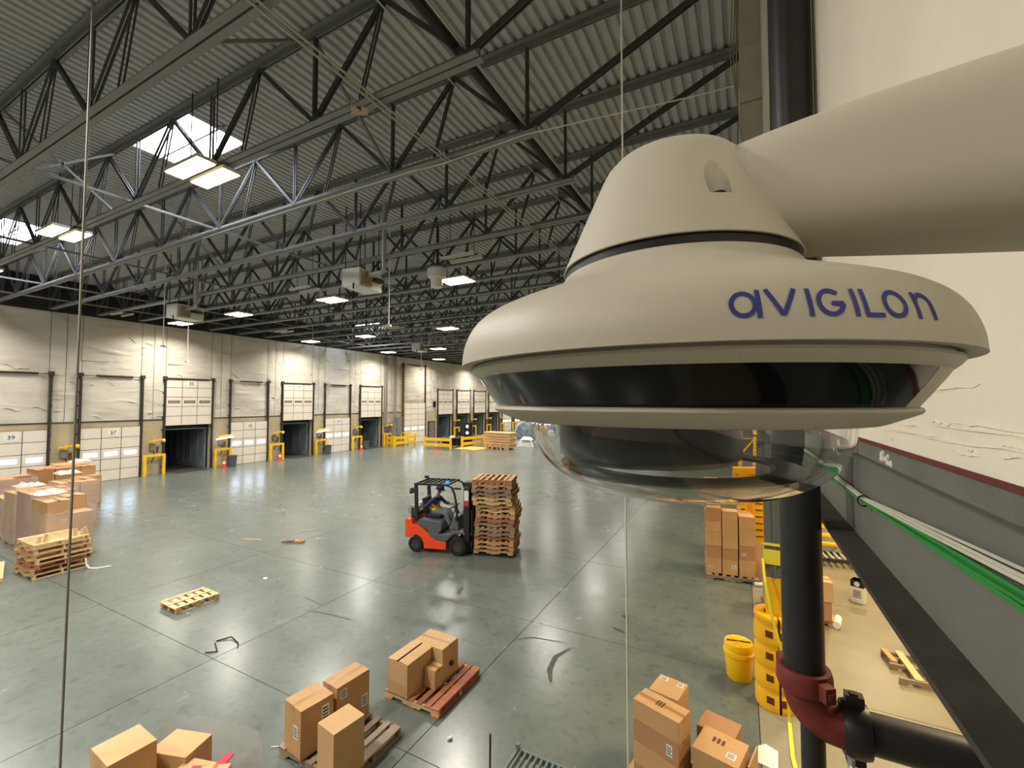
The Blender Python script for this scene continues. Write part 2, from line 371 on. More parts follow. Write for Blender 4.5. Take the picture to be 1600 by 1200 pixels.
def vinyl(y0, y1, z0, z1, seed):
    ny, nz = max(4, int((y1 - y0) / .22)), int((z1 - z0) / .3); q = random.Random(seed); vs = []; fs = []
    ph = [(q.uniform(.6, 2.6), q.uniform(.8, 3.6), q.uniform(0, 6.3), q.uniform(.004, .013)) for _ in range(9)]
    for j in range(nz + 1):
        for i in range(ny + 1):
            u, v = i / ny, j / nz; y = y0 + (y1 - y0) * u; z = z0 + (z1 - z0) * v
            e = min(1, 6 * min(u, 1 - u)) * min(1, 12 * min(v, 1 - v))
            dx = .03 + e * (.035 + sum(a * math.sin(f * y + g * z + p_) for f, g, p_, a in ph) + q.uniform(-.006, .006))
            vs.append((XW - .02 + dx, y, z))
    for j in range(nz):
        for i in range(ny): a = j * (ny + 1) + i; fs.append((a, a + 1, a + ny + 2, a + ny + 1))
    for i in range(int((y1 - y0) * 4) + 3):
        cyy, czz, L, a = q.uniform(y0 + .1, y1 - .1), q.uniform(z0 + .2, z1 - .2), q.uniform(.15, .8), q.choice((-1, 1)) * q.uniform(.05, .6) if q.random() < .8 else 1.5
        pts = []
        for k in range(6):
            t_ = (k / 5 - .5) * L; pts.append((XW + .045, min(y1 - .03, max(y0 + .03, cyy + t_ * math.cos(a) + q.uniform(-.01, .01))), czz + t_ * math.sin(a) * .7 + .12 * L * math.sin(k * 1.2) + q.uniform(-.012, .012)))
        CREASE.tube(pts, [.003] + [q.uniform(.018, .034)] * 4 + [.003], 5)
    return MB().add(vs, fs).build('insulation_panel', m_vinyl, wl, smooth=True)
CREASE = MB()
prev = YBACK; sd = 0
for cy, wd, ht, op, num in DOORS + [(YEND + 1.0, 2.0, 3, 0, '')]:
    a = cy - wd / 2
    for s0, s1 in ([(prev, (prev + a) / 2), ((prev + a) / 2, a)] if a - prev < 4 else [(prev + i * (a - prev) / 8, prev + (i + 1) * (a - prev) / 8) for i in range(8)]):
        sd += 1; vinyl(s0 + .012, min(s1, YEND) - .012, TINT + .01, 9.42, sd)
    if cy < YEND:
        zb = max(TINT, ht + .35) + .01; sd += 1
        vinyl(a + .012, cy + wd / 2 - .012, zb, 9.42, sd)
    prev = cy + wd / 2
MB().b2((XW, YBACK, TINT - .05), (XW + .03, 36.5, TINT)).build('trim_1', m_dark, None, kind='structure')
tag(bpy.data.objects['trim_1'], 'dark edging strip between tan concrete and white insulation', 'trim', kind='structure')
CREASE.build('vinyl_crease', m_vinyl, wl, kind='stuff', smooth=True)
for y, z in ((11.05, 6.9), (15.2, 7.0), (24.4, 7.3)): MB().b2((XW, y - .62, z - .02), (XW + .075, y + .62, z + 1.15)).build('insulation_patch', m_vinyl, wl, bevel=.03)
# doors
m_pane = mat('dark_pane_frame', (40, 38, 36), .4)
for di, (cy, wd, ht, op, num) in enumerate(DOORS):
    desc = ('number %s' % num) if num else ('tall one without a legible number' if di == 7 else 'far one, %s past the tall door' % ORD[di - 8])
    t = empty('door_%d' % (di + 1), (XW, cy, 0), 0, 'white sectional dock door %s, %s' % (desc, 'raised open' if op else 'closed'), 'door', kind='structure')
    zb = ht - .06 if op else 0; rows, hh = (5, ht / 5) if di != 7 else (7, ht / 7); x = .10
    for r_ in range(rows):
        for c in range(3):
            pw = wd / 3; yy = -wd / 2 + (c + .5) * pw
            MB().box((x, yy, zb + (r_ + .5) * hh), (.05, pw - .035, hh - .03)).build('panel', m_door, t)
            win = (r_ == 2)
            if win:
                MB().box((x + .026, yy, zb + (r_ + .5) * hh), (.012, pw * .72, .17)).build('window_frame', m_pane if op else m_white, t)
                MB().box((x + .033, yy, zb + (r_ + .5) * hh), (.008, pw * .62, .10 if op else .2)).build('pane', mat('grey_pane', (150, 146, 138), .2) if op else m_day, t)
    MB().box((x - .01, 0, zb + ht / 2), (.03, wd, ht)).build('door_backing', m_dark, t)
    tz = ht * 1.97
    for s in (-1, 1):
        m = MB(); m.b2((.02, s * (wd / 2 + .02), 0), (.16, s * (wd / 2 + .09), tz)); m.b2((.16, s * (wd / 2 + .0), 0), (.18, s * (wd / 2 + .1), tz - .2))
        for q in range(8): m.b2((.0, s * (wd / 2 + .02), .4 + q * (tz - .6) / 7), (.06, s * (wd / 2 + .16), .48 + q * (tz - .6) / 7))
        m.box((.12, s * (wd / 2 + .06), tz + .02), (.16, .2, .22)); m.build('door_track', m_dark, t)
    m = MB(); m.cyl((.14, -wd / 2 - .1, tz), (.14, wd / 2 + .1, tz), .02, 6); m.build('spring_shaft', m_dark, t)
    MB().cyl((.14, -wd * (.5 if op else .28), tz), (.14, wd * (.42 if op else .34), tz), .055, 8).build('torsion_spring', mat('brown_spring', (56, 40, 34), .6), t)
    if num:
        MB().box((x + .032, .06, zb + 4.5 * hh - .02), (.012, .5, .36)).build('number_plate', m_white, t)
        text(num, .30, (x + .042, .06, zb + 4.5 * hh - .02), (R(90), 0, R(90)), m_ink, t)
    elif di == 7:
        MB().cyl((x + .03, 0, 2.95), (x + .04, 0, 2.95), .14, 14).build('number_plate', m_white, t)
# trailers behind open doors
NUMW = {'35': 'thirty-five', '31': 'thirty-one', '27': 'twenty-seven'}
m_tr = mat('trailer_liner', (124, 134, 142), .5, var=.08, scale=2)
m_trf = mat('trailer_floor', (58, 52, 46), .8, var=.2, scale=3)
for di, (cy, wd, ht, op, num) in enumerate(DOORS):
    if not op: continue
    t = empty('truck_trailer', (XW - .3, cy, 0), 0, 'dim truck trailer interior seen through open dock door ' + ('number ' + NUMW[num] if num else '%s past the tall door' % ORD[di - 8]), 'trailer', 'trailers at open docks')
    L = 13.
    for s, nm in ((-1, 'side_wall'), (1, 'side_wall')):
        m = MB(); yw = s * 1.24
        m.b2((-L, yw, .0), (0, yw + s * .03, 2.75))
        for k in range(14): m.b2((-k * .9 - .12, yw - s * .025, .35), (-k * .9 - .04, yw, 2.7))
        m.b2((-L, yw - s * .03, .02), (0, yw, .32)); m.build(nm, m_tr, t)
    MB().b2((-L, -1.3, -.02), (0, 1.3, .015)).build('trailer_bed', m_trf, t)
    MB().b2((-L, -1.3, 2.72), (0, 1.3, 2.8)).build('trailer_roof', m_tr, t)
    MB().b2((-L - .05, -1.3, 0), (-L, 1.3, 2.8)).build('front_wall', m_tr, t)
    m = MB(); m.b2((-.3, -1.7, 2.75), (-.02, 1.7, 3.4)); m.b2((-.28, 1.26, 0), (-.02, 1.7, 2.8)); m.b2((-.28, -1.7, 0), (-.02, -1.26, 2.8)); m.build('dock_seal', m_black, t)
    MB().b2((-.3, -1.0, -.02), (1.2, 1.0, .012)).build('dock_plate', m_trf, t)
# things at the piers
PY = [7.79 + 4.05 * k + 2.025 for k in range(7)]
PN = ['between doors thirty-nine and thirty-seven', 'between doors thirty-seven and thirty-five', 'between doors thirty-five and thirty-three', 'between doors thirty-three and thirty-one', 'between doors thirty-one and twenty-nine', 'between doors twenty-nine and twenty-seven', 'just past door twenty-seven']
FARP = [(44.45 + 4.03 * k + 2.0, 'at the %s far pier past the tall door' % ORD[k]) for k in range(6)]
def guard():
    t = empty('dock_guard')
    for s in (-1, 1): MB().b2((-.07, s * .5 - .07, 0), (.07, s * .5 + .07, 1.3)).build('post', m_yel, t)
    MB().b2((-.05, -.5, 1.16), (.05, .5, 1.3)).build('top_rail', m_yel, t)
    return t
def station():
    t = empty('dock_light')
    MB().b2((0, -.12, 1.5), (.12, .16, 1.95)).build('control_box', mat('grey_box', (120, 112, 104), .5), t)
    m = MB(); m.bar((.05, .1, 1.95), (.35, -.25, 2.1), .07, .07); m.bar((.35, -.25, 2.1), (.45, .35, 2.2), .07, .07); m.bar((.05, .1, 1.8), (.05, .1, 2.25), .06, .06); m.build('swing_arm', m_yel, t)
    MB().cyl((.45, .35, 2.12), (.45, .5, 2.12), .1, 10, .13).build('lamp_head', m_yel, t)
    MB().tube([(.06, .1, 1.5), (.12, .14, 1.2), (.1, .05, .95), (.14, -.05, .8)], .025, 6).build('cable', m_black, t)
    MB().b2((0, .25, 1.4), (.07, .36, 1.75)).build('switch_box', mat('dark_red_box', (110, 60, 48), .5), t)
    return t
g0, s0 = guard(), station(); first = True
for y, nm in list(zip(PY, PN)) + FARP:
    g = g0 if first else copy_tree(g0); st = s0 if first else copy_tree(s0); first = False
    g.location = (XW + .42, y, 0); st.location = (XW + .005, y, 0)
    tag(g, 'yellow steel dock guard frame ' + nm, 'guard rail', 'yellow dock guards')
    if nm in (PN[2], PN[4]): MB().box((.62, .0, 2.02), (.12, 1.1, .07), rx=R(6)).build('lamp_bar', mat('lamp_bar_glow', (240, 246, 255), .4, emit=7), st)
    tag(st, 'yellow swing-arm dock light with control boxes ' + nm, 'dock light', 'dock lights on the piers')
def bin_():
    t = empty('trash_bin'); m_b = mat('grey_bin', (84, 86, 88), .5)
    MB().lathe([(.0, 0), (.24, 0), (.3, .72), (.33, .72), (.33, .8), (.28, .8), (.26, .1), (0, .1)], 16).build('body', m_b, t, smooth=True)
    MB().lathe([(.335, .74), (.345, .77), (.335, .8)], 16).build('rim', m_b, t)
    return t
def cone():
    t = empty('traffic_cone'); mo = mat('cone_orange', (232, 72, 34), .5)
    MB().box((0, 0, .02), (.36, .36, .04)).build('base', mo, t)
    MB().lathe([(.13, .04), (.03, .7), (0, .7)], 14).build('cone_body', mo, t, smooth=True)
    MB().lathe([(.098, .28), (.068, .46)], 14).build('collar', m_white, t)
    return t
b0 = bin_(); first = True
for y, nm in [(PY[2] + .35, PN[2]), (PY[4] + .3, PN[4]), (PY[5] + .6, PN[5])]:
    b = b0 if first else copy_tree(b0); first = False
    b.location = (XW + .95, y, 0); tag(b, 'round grey trash bin by the guard ' + nm, 'trash bin', 'trash bins')
c0 = cone(); first = True
for x, y, l in [(XW + .95, PY[3] - .1, 'orange traffic cone against the guard ' + PN[3]), (XW + 1.1, PY[5] - .1, 'orange traffic cone beside the bin ' + PN[5]), (-26.2, 34.2, 'orange traffic cone in front of the yellow desk railing'), (XW + 1.05, PY[2] - .25, 'orange traffic cone beside the bin ' + PN[2])]:
    c = c0 if first else copy_tree(c0); first = False
    c.location = (x, y, 0); tag(c, l, 'traffic cone', 'traffic cones')
# service corner with cabinets, pipes and yellow rails
def rail(name, p, q, h, label, levels=2, group='yellow guard rails'):
    p, q = Vector((p[0], p[1], 0)), Vector((q[0], q[1], 0)); t = empty(name, p, 0, label, 'guard rail', group); L = q - p
    for k in (0, 1): MB().box(L * k + Vector((0, 0, h / 2 + .03)), (.16, .16, h + .06), math.atan2(L.y, L.x)).build('post', m_yel, t)
    for k in range(levels):
        z = h * (k + 1) / levels - .16; MB().bar(Vector((0, 0, z)), L + Vector((0, 0, z)), .08, .28).build('rail_beam', m_yel, t)
    return t
rail('guard_rail', (-31.2, 33.9), (-31.2, 37.0), 1.0, 'yellow guard rail before the grey electrical cabinets')
rail('guard_rail', (-32.4, 34.0), (-31.3, 33.8), 1.0, 'short yellow guard rail beside door twenty-seven')
for i, y in enumerate((35.6, 36.1, 36.6)): tag(MB().tube([(-31.9, y, 0), (-31.9, y, .95), (-31.85, y, 1.15), (-31.7, y, 1.25), (-31.4, y, 1.25), (-31.25, y, 1.15), (-31.2, y + .02, .8)], .07, 8).build('bollard_hoop', m_yel, smooth=True), 'yellow hoop bollard, %s of three beside the tall door' % ORD[i], 'bollard', 'yellow hoop bollards')
for i, (y, h, z) in enumerate([(34.95, 1.5, .8), (35.8, 2.0, .9)]):
    t = empty('electrical_cabinet', (XW + .05, y, z), 0, ['grey wall electrical cabinet nearer door twenty-seven', 'taller grey electrical cabinet nearer the tall door'][i], 'cabinet', 'electrical cabinets')
    mg = mat('cabinet_grey', (118, 118, 114), .5); MB().b2((0, -.4, 0), (.45, .4, h)).build('body', mg, t)
    MB().b2((.45, -.37, .03), (.47, .37, h - .03)).build('door', mg, t); MB().b2((.47, .25, h / 2), (.5, .29, h / 2 + .15)).build('handle', m_dark, t)
for i, y in enumerate((33.9, 34.15, 35.2, 35.45)): tag(MB().cyl((XW + .2, y, 2.3), (XW + .2, y, 9.4), .09 if i < 2 else .06, 8).build('wall_pipe', mat('grey_wall_pipe', (140, 134, 122), .6), smooth=True), 'grey vertical wall pipe above the electrical cabinets, %s from door twenty-seven' % ORD[i], 'pipe', 'wall pipes by the cabinets')
t = empty('wall_ladder', (XW + .3, 36.48, 0), 0, 'tan steel wall ladder left of the tall door', 'ladder'); ml = mat('tan_ladder', (150, 118, 76), .6)
for s in (-1, 1): MB().b2((-.03, s * .22 - .03, .5), (.03, s * .22 + .03, 8.6)).build('stringer', ml, t)
rg = MB().b2((-.02, -.2, -.02), (.02, .2, .02)).build('rung', ml, t, (0, 0, .8))
for k in range(1, 26): inst(rg, 'rung', t, (0, 0, .8 + .3 * k))
# desk inside yellow railing
rail('guard_rail', (-27.75, 34.3), (-24.75, 34.5), 1.05, 'yellow guard rail along the front of the shipping desk')
rail('guard_rail', (-24.6, 36.2), (-24.0, 39.2), 1.05, 'yellow guard rail at the right side of the shipping desk')
t = empty('shipping_desk', (-26.3, 36.6, 0), 0, 'dark cluttered shipping desk behind yellow railing', 'desk')
MB().b2((-1.2, -.45, .86), (1.2, .45, .92)).build('desk_top', m_dark, t)
for x in (-1.1, 1.1):
    for y in (-.38, .38): MB().b2((x - .03, y - .03, 0), (x + .03, y + .03, .86)).build('leg', m_dark, t)
MB().b2((-1.15, .2, .1), (1.15, .42, .86)).build('back_panel', m_black, t)
t = empty('monitor', (-25.2, 36.7, .92), .3, 'computer monitor standing on the shipping desk', 'monitor')
MB().b2((-.35, -.02, .2), (.35, .02, .62)).build('screen', m_black, t); MB().b2((-.04, -.04, 0), (.04, .04, .3)).build('stand', m_black, t); MB().b2((-.15, -.1, 0), (.15, .1, .02)).build('foot', m_black, t)
tag(MB().box((-25.9, 36.4, 1.0), (.5, .3, .16), .2).box((-25.9, 36.4, 1.1), (.3, .2, .05), .4).build('paper_pile', m_label), 'white paper pile on the shipping desk', 'papers')
t = empty('dark_cart', (-25.2, 38.2, 0), 0, 'black wheeled equipment cart with two bright lamps right of the desk', 'cart')
MB().b2((-.35, -.3, .15), (.35, .3, 2.4)).build('frame', m_black, t)
for z in (2.0, 1.35): MB().cyl((.1, -.34, z), (.1, -.30, z), .15, 14).build('lamp', mat('cart_lamp', (250, 250, 245), .4, emit=3), t)
for x in (-.28, .28):
    for y in (-.22, .22): MB().cyl((x, y - .03, .08), (x, y + .03, .08), .08, 10).build('wheel', m_rubber, t)
t = empty('exit_door', (XW + .05, 41.7, 0), 0, 'grey steel exit door beside the tall dock door', 'door'); mg = mat('exit_grey', (112, 104, 96), .5)
MB().b2((0, -.5, 0), (.08, .5, 2.15)).build('leaf', mg, t); MB().b2((0, -.6, 0), (.1, -.5, 2.25)).b2((0, .5, 0), (.1, .6, 2.25)).b2((0, -.6, 2.15), (.1, .6, 2.25)).build('frame', m_dark, t); MB().b2((.08, .3, 1.0), (.14, .4, 1.1)).build('handle', m_galv, t)
tag(MB().b2((XW + .05, 42.0, 3.9), (XW + .2, 42.4, 4.6)).b2((XW + .2, 42.1, 4.0), (XW + .22, 42.3, 4.5)).build('wall_speaker', m_black), 'small black box mounted high beside the exit door', 'speaker')
# far end wall, back wall
we = empty('wall_far', (0, 0, 0), 0, 'pale far end wall of the hall', 'wall', kind='structure')
for k in range(8): MB().b2((XW + k * 5.85 + .02, YEND, 0), (XW + (k + 1) * 5.85 - .02, YEND + .2, ROOFZ + 1)).build('wall_panel', m_vinyl, we)
MB().b2((XW - .3, YEND + .2, 0), (XR, YEND + .3, ROOFZ + 1)).build('wall_backing', m_upper, we)
wb = MB().b2((XW - .3, YBACK - .3, 0), (XR, YBACK, ROOFZ + 1.2)).build('wall_back', m_vinyl, None); tag(wb, 'pale wall behind the camera', 'wall', kind='structure')
wr = MB().b2((XR, YBACK - .3, 0), (XR + .3, YEND, ROOFZ + 1.2)).build('wall_outer', m_pier, None); tag(wr, 'tan outer wall of the bay beyond the steel beam', 'wall', kind='structure')

# ------------------------------------------------------------------ right wall, steel beam, column
m_plaster = mat('cream_coated_wall', (228, 220, 202), .75, var=.07, scale=1.6, bump=.5, bscale=5, detail=8)
m_web = mat('grey_beam_paint', (108, 109, 101), .6, var=.1, scale=2.5)
m_flange = mat('dark_mottled_flange', (62, 58, 50), .85, var=.3, scale=7)  # dark grey-brown with a mottled tone
wrn = empty('wall_right', (0, 0, 0), 0, 'cream coated upper wall above the grey steel beam', 'wall', kind='structure')
ys2 = [YBACK, -4, 8, 20, 32, 44, 56, 70, YEND]
for i in range(8): MB().b2((.35, ys2[i] + .004, 4.477), (.6, ys2[i + 1] - .004, ROOFZ + 1)).build('wall_panel', m_plaster, wrn)
m = MB(); q = random.Random(3)                       # torn ridges low on the coating
for i in range(44):
    y = .62 + q.random() * 2.1; z = 4.492 + q.random() ** 1.5 * .16; L = .04 + q.random() ** 2 * .42; pts = []; sl = q.uniform(-.03, .05)
    for k in range(9): pts.append((.3495, y + L * k / 8, z + q.uniform(-.0035, .0035) + sl * L * k / 8))
    m.tube(pts, [.0004] + [q.uniform(.0008, .003) for _ in range(7)] + [.0004], 5)
m.build('torn_ridge', m_plaster, wrn, kind='stuff')
pc = empty('wall_pilaster', (0, 0, 0), 0, 'white wrapped pilaster at the end of the cream wall', 'pilaster', kind='structure')
for k in range(3): MB().b2((.062, 7.3, 4.5 + k * 2.3), (.35, 7.9, 4.5 + (k + 1) * 2.3 - .02)).build('wrap_panel', m_vinyl, pc)
be = empty('steel_beam', (0, 0, 0), 0, 'long grey steel beam under the cream wall carrying green cables', 'beam')
MB().b2((.452, -6, 4.0), (.464, 60, 4.44)).build('web', m_web, be)
MB().b2((.35, -6, 3.985), (.56, 60, 4.003)).build('bottom_flange', m_flange, be)
MB().b2((.352, -6, 4.42), (.56, 60, 4.468)).build('top_flange', mat('grey_flange_paint', (104, 104, 96), .7, var=.2, scale=6), be)
MB().b2((.347, -6, 4.468), (.352, 60, 4.479)).build('red_edge', mat('dark_red_primer', (96, 40, 36), .7), be)
for y in (5.0, 9.0): MB().b2((.36, y, 4.003), (.452, y + .016, 4.42)).build('stiffener', m_web, be)
MB().box((.3515, 1.90, 4.445), (.002, .012, .05), rx=R(12)).build('rust_streak', mat('rust', (120, 70, 38), .8), be)
m_caulk = mat('white_caulk', (206, 204, 196), .7)
for i, (y, z, sx) in enumerate([(1.60, 4.448, 1), (1.55, 4.438, .8), (1.52, 4.434, .6), (2.15, 4.452, .5), (2.5, 4.452, .5)]):
    bm_ = MB()
    for k_ in range(6): bm_.lathe([(0, .007 * sx), (.006 * sx, .005 * sx), (.009 * sx, 0)], 7, c=(rnd.uniform(-.014, .014) * sx, rnd.uniform(-.012, .012) * sx, 0))
    o = bm_.build('caulk_blob', m_caulk, be, smooth=True); o.location = (.352, y, z); o.rotation_euler = (0, R(-90), 0)
co = empty('steel_column', (.40, 7.95, 0), 0, 'square steel column under the beam, grey above and yellow below', 'column')
m_colg = mat('column_grey', (96, 100, 98), .55)
MB().b2((-.13, -.13, 1.92), (.13, .13, 3.985)).build('upper_shaft', m_colg, co)
MB().b2((-.133, -.133, 0), (.133, .133, 1.92)).build('yellow_shaft', mat('column_yellow', (226, 178, 30), .5, var=.1, scale=3), co)
MB().b2((-.02, -.14, 1.92), (.02, -.13, 3.9)).build('corner_angle', m_colg, co)
MB().b2((-.2, -.2, 3.96), (.16, .2, 3.984)).build('cap_plate', m_colg, co)
t = empty('column_guard', (.40, 7.95, 0), 0, 'yellow plastic guard wrapped round the steel column beside the drum', 'column guard')
m_gy = mat('guard_yellow', (238, 178, 22), .45, var=.06, scale=4)
prof = [(.16, 0), (.29, 0), (.30, .03)]
for k in range(4): z = .03 + k * .32; prof += [(.30, z + .02), (.30, z + .2), (.285, z + .225), (.285, z + .275), (.30, z + .30)]
prof += [(.30, 1.33), (.29, 1.36), (.16, 1.36)]
for a in (95, 275): MB().lathe(prof, 20, a + 3, a + 177).build('half_shell', m_gy, t, smooth=50)
m_slot = mat('slot_dark', (96, 50, 12), .8)
for k in range(4):
    for a in (-72, -110, -20, 160):
        o = MB().b2((.288, -.05, .12 + k * .32), (.303, .05, .22 + k * .32)).build('slot', m_slot, t); o.rotation_euler.z = R(a)
tape = mat('caution_tape', (226, 214, 60), .4)
t = empty('caution_tape', (.40, 7.95, 0), 0, 'yellow caution tape tied round the column and hanging to the floor', 'tape')
m = MB(); m.b2((-.14, -.145, 2.12), (.14, -.134, 2.34)); m.b2((-.145, -.14, 2.15), (-.134, .14, 2.34)); m.b2((-.14, -.145, 2.4), (.14, -.137, 2.44)); m.build('knot_band', tape, t)
pts = [(-.16, -.16, 2.2), (-.14, -.3, 1.9), (-.08, -.36, 1.5), (.02, -.4, 1.1), (.1, -.42, .6), (.12, -.42, .02)]
m = MB()
for a, b in zip(pts[:-1], pts[1:]): m.bar(a, b, .035, .006, (0, 1, .2))
m.bar((.12, -.42, .012), (.1, -1.1, .012), .05, .006).bar((.1, -1.1, .012), (.16, -1.9, .012), .05, .006); m.build('streamer', tape, t)
t = empty('drum', (-.12, 8.38, 0), .2, 'yellow plastic salvage drum with screw lid beside the column guard', 'drum'); m_dy = mat('drum_yellow', (244, 192, 16), .4)
MB().lathe([(0, 0), (.17, 0), (.19, .03), (.215, .38), (.235, .40), (.235, .45), (.215, .46), (.2, .5), (0, .5)], 28).build('body', m_dy, t, smooth=40)
MB().lathe([(0, .585), (.2, .585), (.21, .59), (.222, .57), (.225, .5), (.2, .5)], 28).build('lid', m_dy, t, smooth=40)
m = MB()
for k in range(4): m.bar((-.17 * math.cos(k * .785), -.17 * math.sin(k * .785), .588), (.17 * math.cos(k * .785), .17 * math.sin(k * .785), .588), .022, .014)
m.build('lid_rib', m_dy, t); MB().bar((-.18, 0, .596), (.18, 0, .596), .025, .01).build('lid_groove', m_slot, t)
# ------------------------------------------------------------------ riser pipe
RX, RY, PR = .24, 2.55, .086
m_riser = mat('black_riser_paint', (40, 39, 40), .42, var=.15, scale=9)
m_red = mat('red_primer_iron', (118, 48, 42), .6, var=.35, scale=14)
t = empty('sprinkler_riser', (RX, RY, 0), 0, 'thick black sprinkler riser pipe with red elbow in front of the beam', 'pipe')
MB().cyl((0, 0, 3.24), (0, 0, ROOFZ - .002), PR, 32).build('riser_pipe', m_riser, t, smooth=True)
arc = [(0, 0, 3.30)] + [(.13 - .13 * math.cos(a), 0, 3.235 - .13 * math.sin(a)) for a in [R(x) for x in range(0, 91, 15)]] + [(.2, 0, 3.105)]
MB().tube(arc, PR + .006, 24).build('elbow', m_red, t, smooth=True)
MB().cyl((.2, 0, 3.105), (9, 0, 3.105), PR - .002, 24).build('branch_pipe', m_riser, t, smooth=True)
def coupling(name, p, ax):
    M = MB().lathe([(PR + .002, -.05), (PR + .022, -.05), (PR + .03, -.025), (PR + .03, .025), (PR + .022, .05), (PR + .002, .05)], 24)
    for s in (-1, 1): M.box((0, s * (PR + .045), 0), (.05, .045, .07)).box((0, s * (PR + .045), 0), (.03, .06, .03))
    o = M.build(name, m_red if ax == 'z' else m_riser, t, smooth=40); o.location = p
    if ax == 'x': o.rotation_euler = (R(90), 0, R(90))
    else: o.rotation_euler = (0, 0, R(35))
    return o
coupling('coupling', (0, 0, 3.285), 'z'); coupling('coupling', (.19, 0, 3.105), 'x')
MB().cyl((.16, -.1, 2.98), (.16, -.06, 3.02), .012, 8).cyl((.16, -.085, 2.955), (.16, -.085, 3.02), .014, 8).build('coupling_bolt', m_galv, t)
MB().cyl((.03, 0, 1.0), (.03, 0, 3.14), .05, 16).build('drain_pipe', m_riser, t, smooth=True)
MB().cyl((.03, 0, 0), (.03, 0, 1.0), .05, 16).build('pipe_foot', m_riser, t, smooth=True)
pipe('wall_conduit', [(.335, 2.60, 4.6), (.335, 2.60, ROOFZ)], .011, mat('tan_conduit', (150, 136, 112), .5), 'thin tan conduit on the wall just right of the riser pipe', 'conduit')
m = MB()
for k, dy in enumerate((-.02, .015, .05)): m.tube([(.04, 6.2 + dy, ROOFZ), (.0 + dy, 6.1, 9.6), (-.03 + dy, 6.1, 9.0), (.03, 6.25, 8.4), (.06, 6.6, 8.1), (.055, 7.28, 7.8)], .008, 5)
tag(m.build('cable_loops', mat('tan_cable', (150, 138, 108), .6)), 'loose tan cable loops hanging beside the white pilaster', 'cables')
# ------------------------------------------------------------------ cable bundle on the beam
m_green = mat('green_cable', (44, 132, 60), .45); m_grey = mat('pale_grey_cable', (196, 192, 176), .5)
q = random.Random(5)
for k in range(16):
    gr = k < 11; u = k / 15
    off = (k % 3) * .0075; row = k // 4
    pts = []
    for y in [-.6, 0, .5, .8, 1.05, 1.3, 1.6, 1.9, 2.23, 2.6, 3.2, 4, 6, 10, 18]:
        sp = min(1, abs(y - 2.23) / 1.2) if y < 2.23 else min(.45, (y - 2.23) * .4)
        zz = 4.210 + (max(0, 2.23 - y) * .084) - (.020 + .052 * sp) * (1 - u) + math.sin(y * 3 + k) * .0025 * sp
        xx = .446 - .012 - off * (.5 + .5 * sp) + math.sin(y * 2.1 + k * 1.7) * .003 * sp
        if gr: zz -= .006 * math.sin(y * 1.7 + k) * sp
        pts.append((xx, y, zz))
    tag(MB().tube(pts, .0042, 7).build('network_cable', m_green if gr else m_grey, smooth=True), 'green network cable in the bundle along the beam' if gr else 'pale grey network cable on top of the green bundle', 'cable', 'green cables along the beam' if gr else 'grey cables along the beam')
o = MB().lathe([(.019, -.007), (.0225, -.007), (.0225, .007), (.019, .007), (.019, -.007)], 18).build('cable_tie', m_black, smooth=True)
o.location = (.428, 2.23, 4.199); o.rotation_euler = (R(90), 0, 0); tag(o, 'black strap tying the green cable bundle', 'cable tie')
# ------------------------------------------------------------------ bay beyond the beam: roof lamps
for i, (x, y) in enumerate([(3.4, 6.5), (3.4, 13.5), (4.2, 21), (8.5, 9), (8.5, 18)]):
    l = copy_tree(fx); l.location = (x, y, 7.2); l.rotation_euler.z = R(90)
    tag(l, 'lit twin fluorescent fixture of the bay behind the beam, %s from the camera' % ORD[i], 'light fixture', 'bay fixtures')
    for c in l.children:
        if c.type == 'LIGHT': c.data = c.data.copy(); c.data.energy = BAY_W; c.data.color = (1, .80, .48)
    MB().b2((-.02, -.02, .5), (.02, .02, ROOFZ - 7.2)).build('drop_rod', m_dark, l)

# ------------------------------------------------------------------ dome camera on its wall arm
AX, AY, AZ0 = -.0438, .3493, -82.85
m_shell = mat('off_white_camera_shell', (188, 183, 168), .5, var=.02, scale=30, bump=.05, bscale=900)
m_gloss = mat('gloss_black_window', (8, 8, 9), .07, spec=.45)
m_ringb = mat('black_gasket', (22, 21, 22), .45)
PROF = [(.083, .0915), (.085, .0885), (.09, .0835), (.1, .0778), (.11, .0732), (.12, .0692), (.13, .0652), (.14, .0607), (.145, .0577), (.15, .0536), (.154, .0485), (.157, .0424), (.1595, .034), (.1605, .0243)]
def smoothprof(pr, n=4):
    out = []
    for i in range(len(pr) - 1):
        p0, p1, p2, p3 = pr[max(i - 1, 0)], pr[i], pr[i + 1], pr[min(i + 2, len(pr) - 1)]
        for k in range(n):
            s = k / n
            out.append(tuple(.5 * (2 * p1[j] + (p2[j] - p0[j]) * s + (2 * p0[j] - 5 * p1[j] + 4 * p2[j] - p3[j]) * s * s + (3 * p1[j] - p0[j] - 3 * p2[j] + p3[j]) * s ** 3) for j in (0, 1)))
    return out + [pr[-1]]
SP = smoothprof(PROF)
dc = empty('dome_camera', (AX, AY, CAMZ), 0, 'large off-white dome security camera on a wall arm with blue lettering', 'camera')
MB().lathe(SP + [(.157, .0243), (.150, .0252), (.149, .03)], 128).build('dome_cover', m_shell, dc, smooth=35)
MB().lathe([(.149, .03), (.149, .0235), (.1525, .0232), (.153, .0215), (.1515, .0195), (.149, .0172), (.1478, .0163)], 128).build('inner_ring', m_shell, dc, smooth=50)
MB().lathe([(.1478, .0163), (.1455, .0125), (.142, .0075), (.1385, .0025), (.1355, -.0015), (.1345, -.003)], 96, AZ0 - 215, AZ0 + 51).build('black_window', m_gloss, dc, smooth=True)
MB().lathe([(.1478, .0163), (.1455, .0125), (.142, .0075), (.1385, .0025), (.1355, -.0015), (.1345, -.003)], 40, AZ0 + 51.3, AZ0 + 144.5).build('white_window_blank', m_shell, dc, smooth=True)
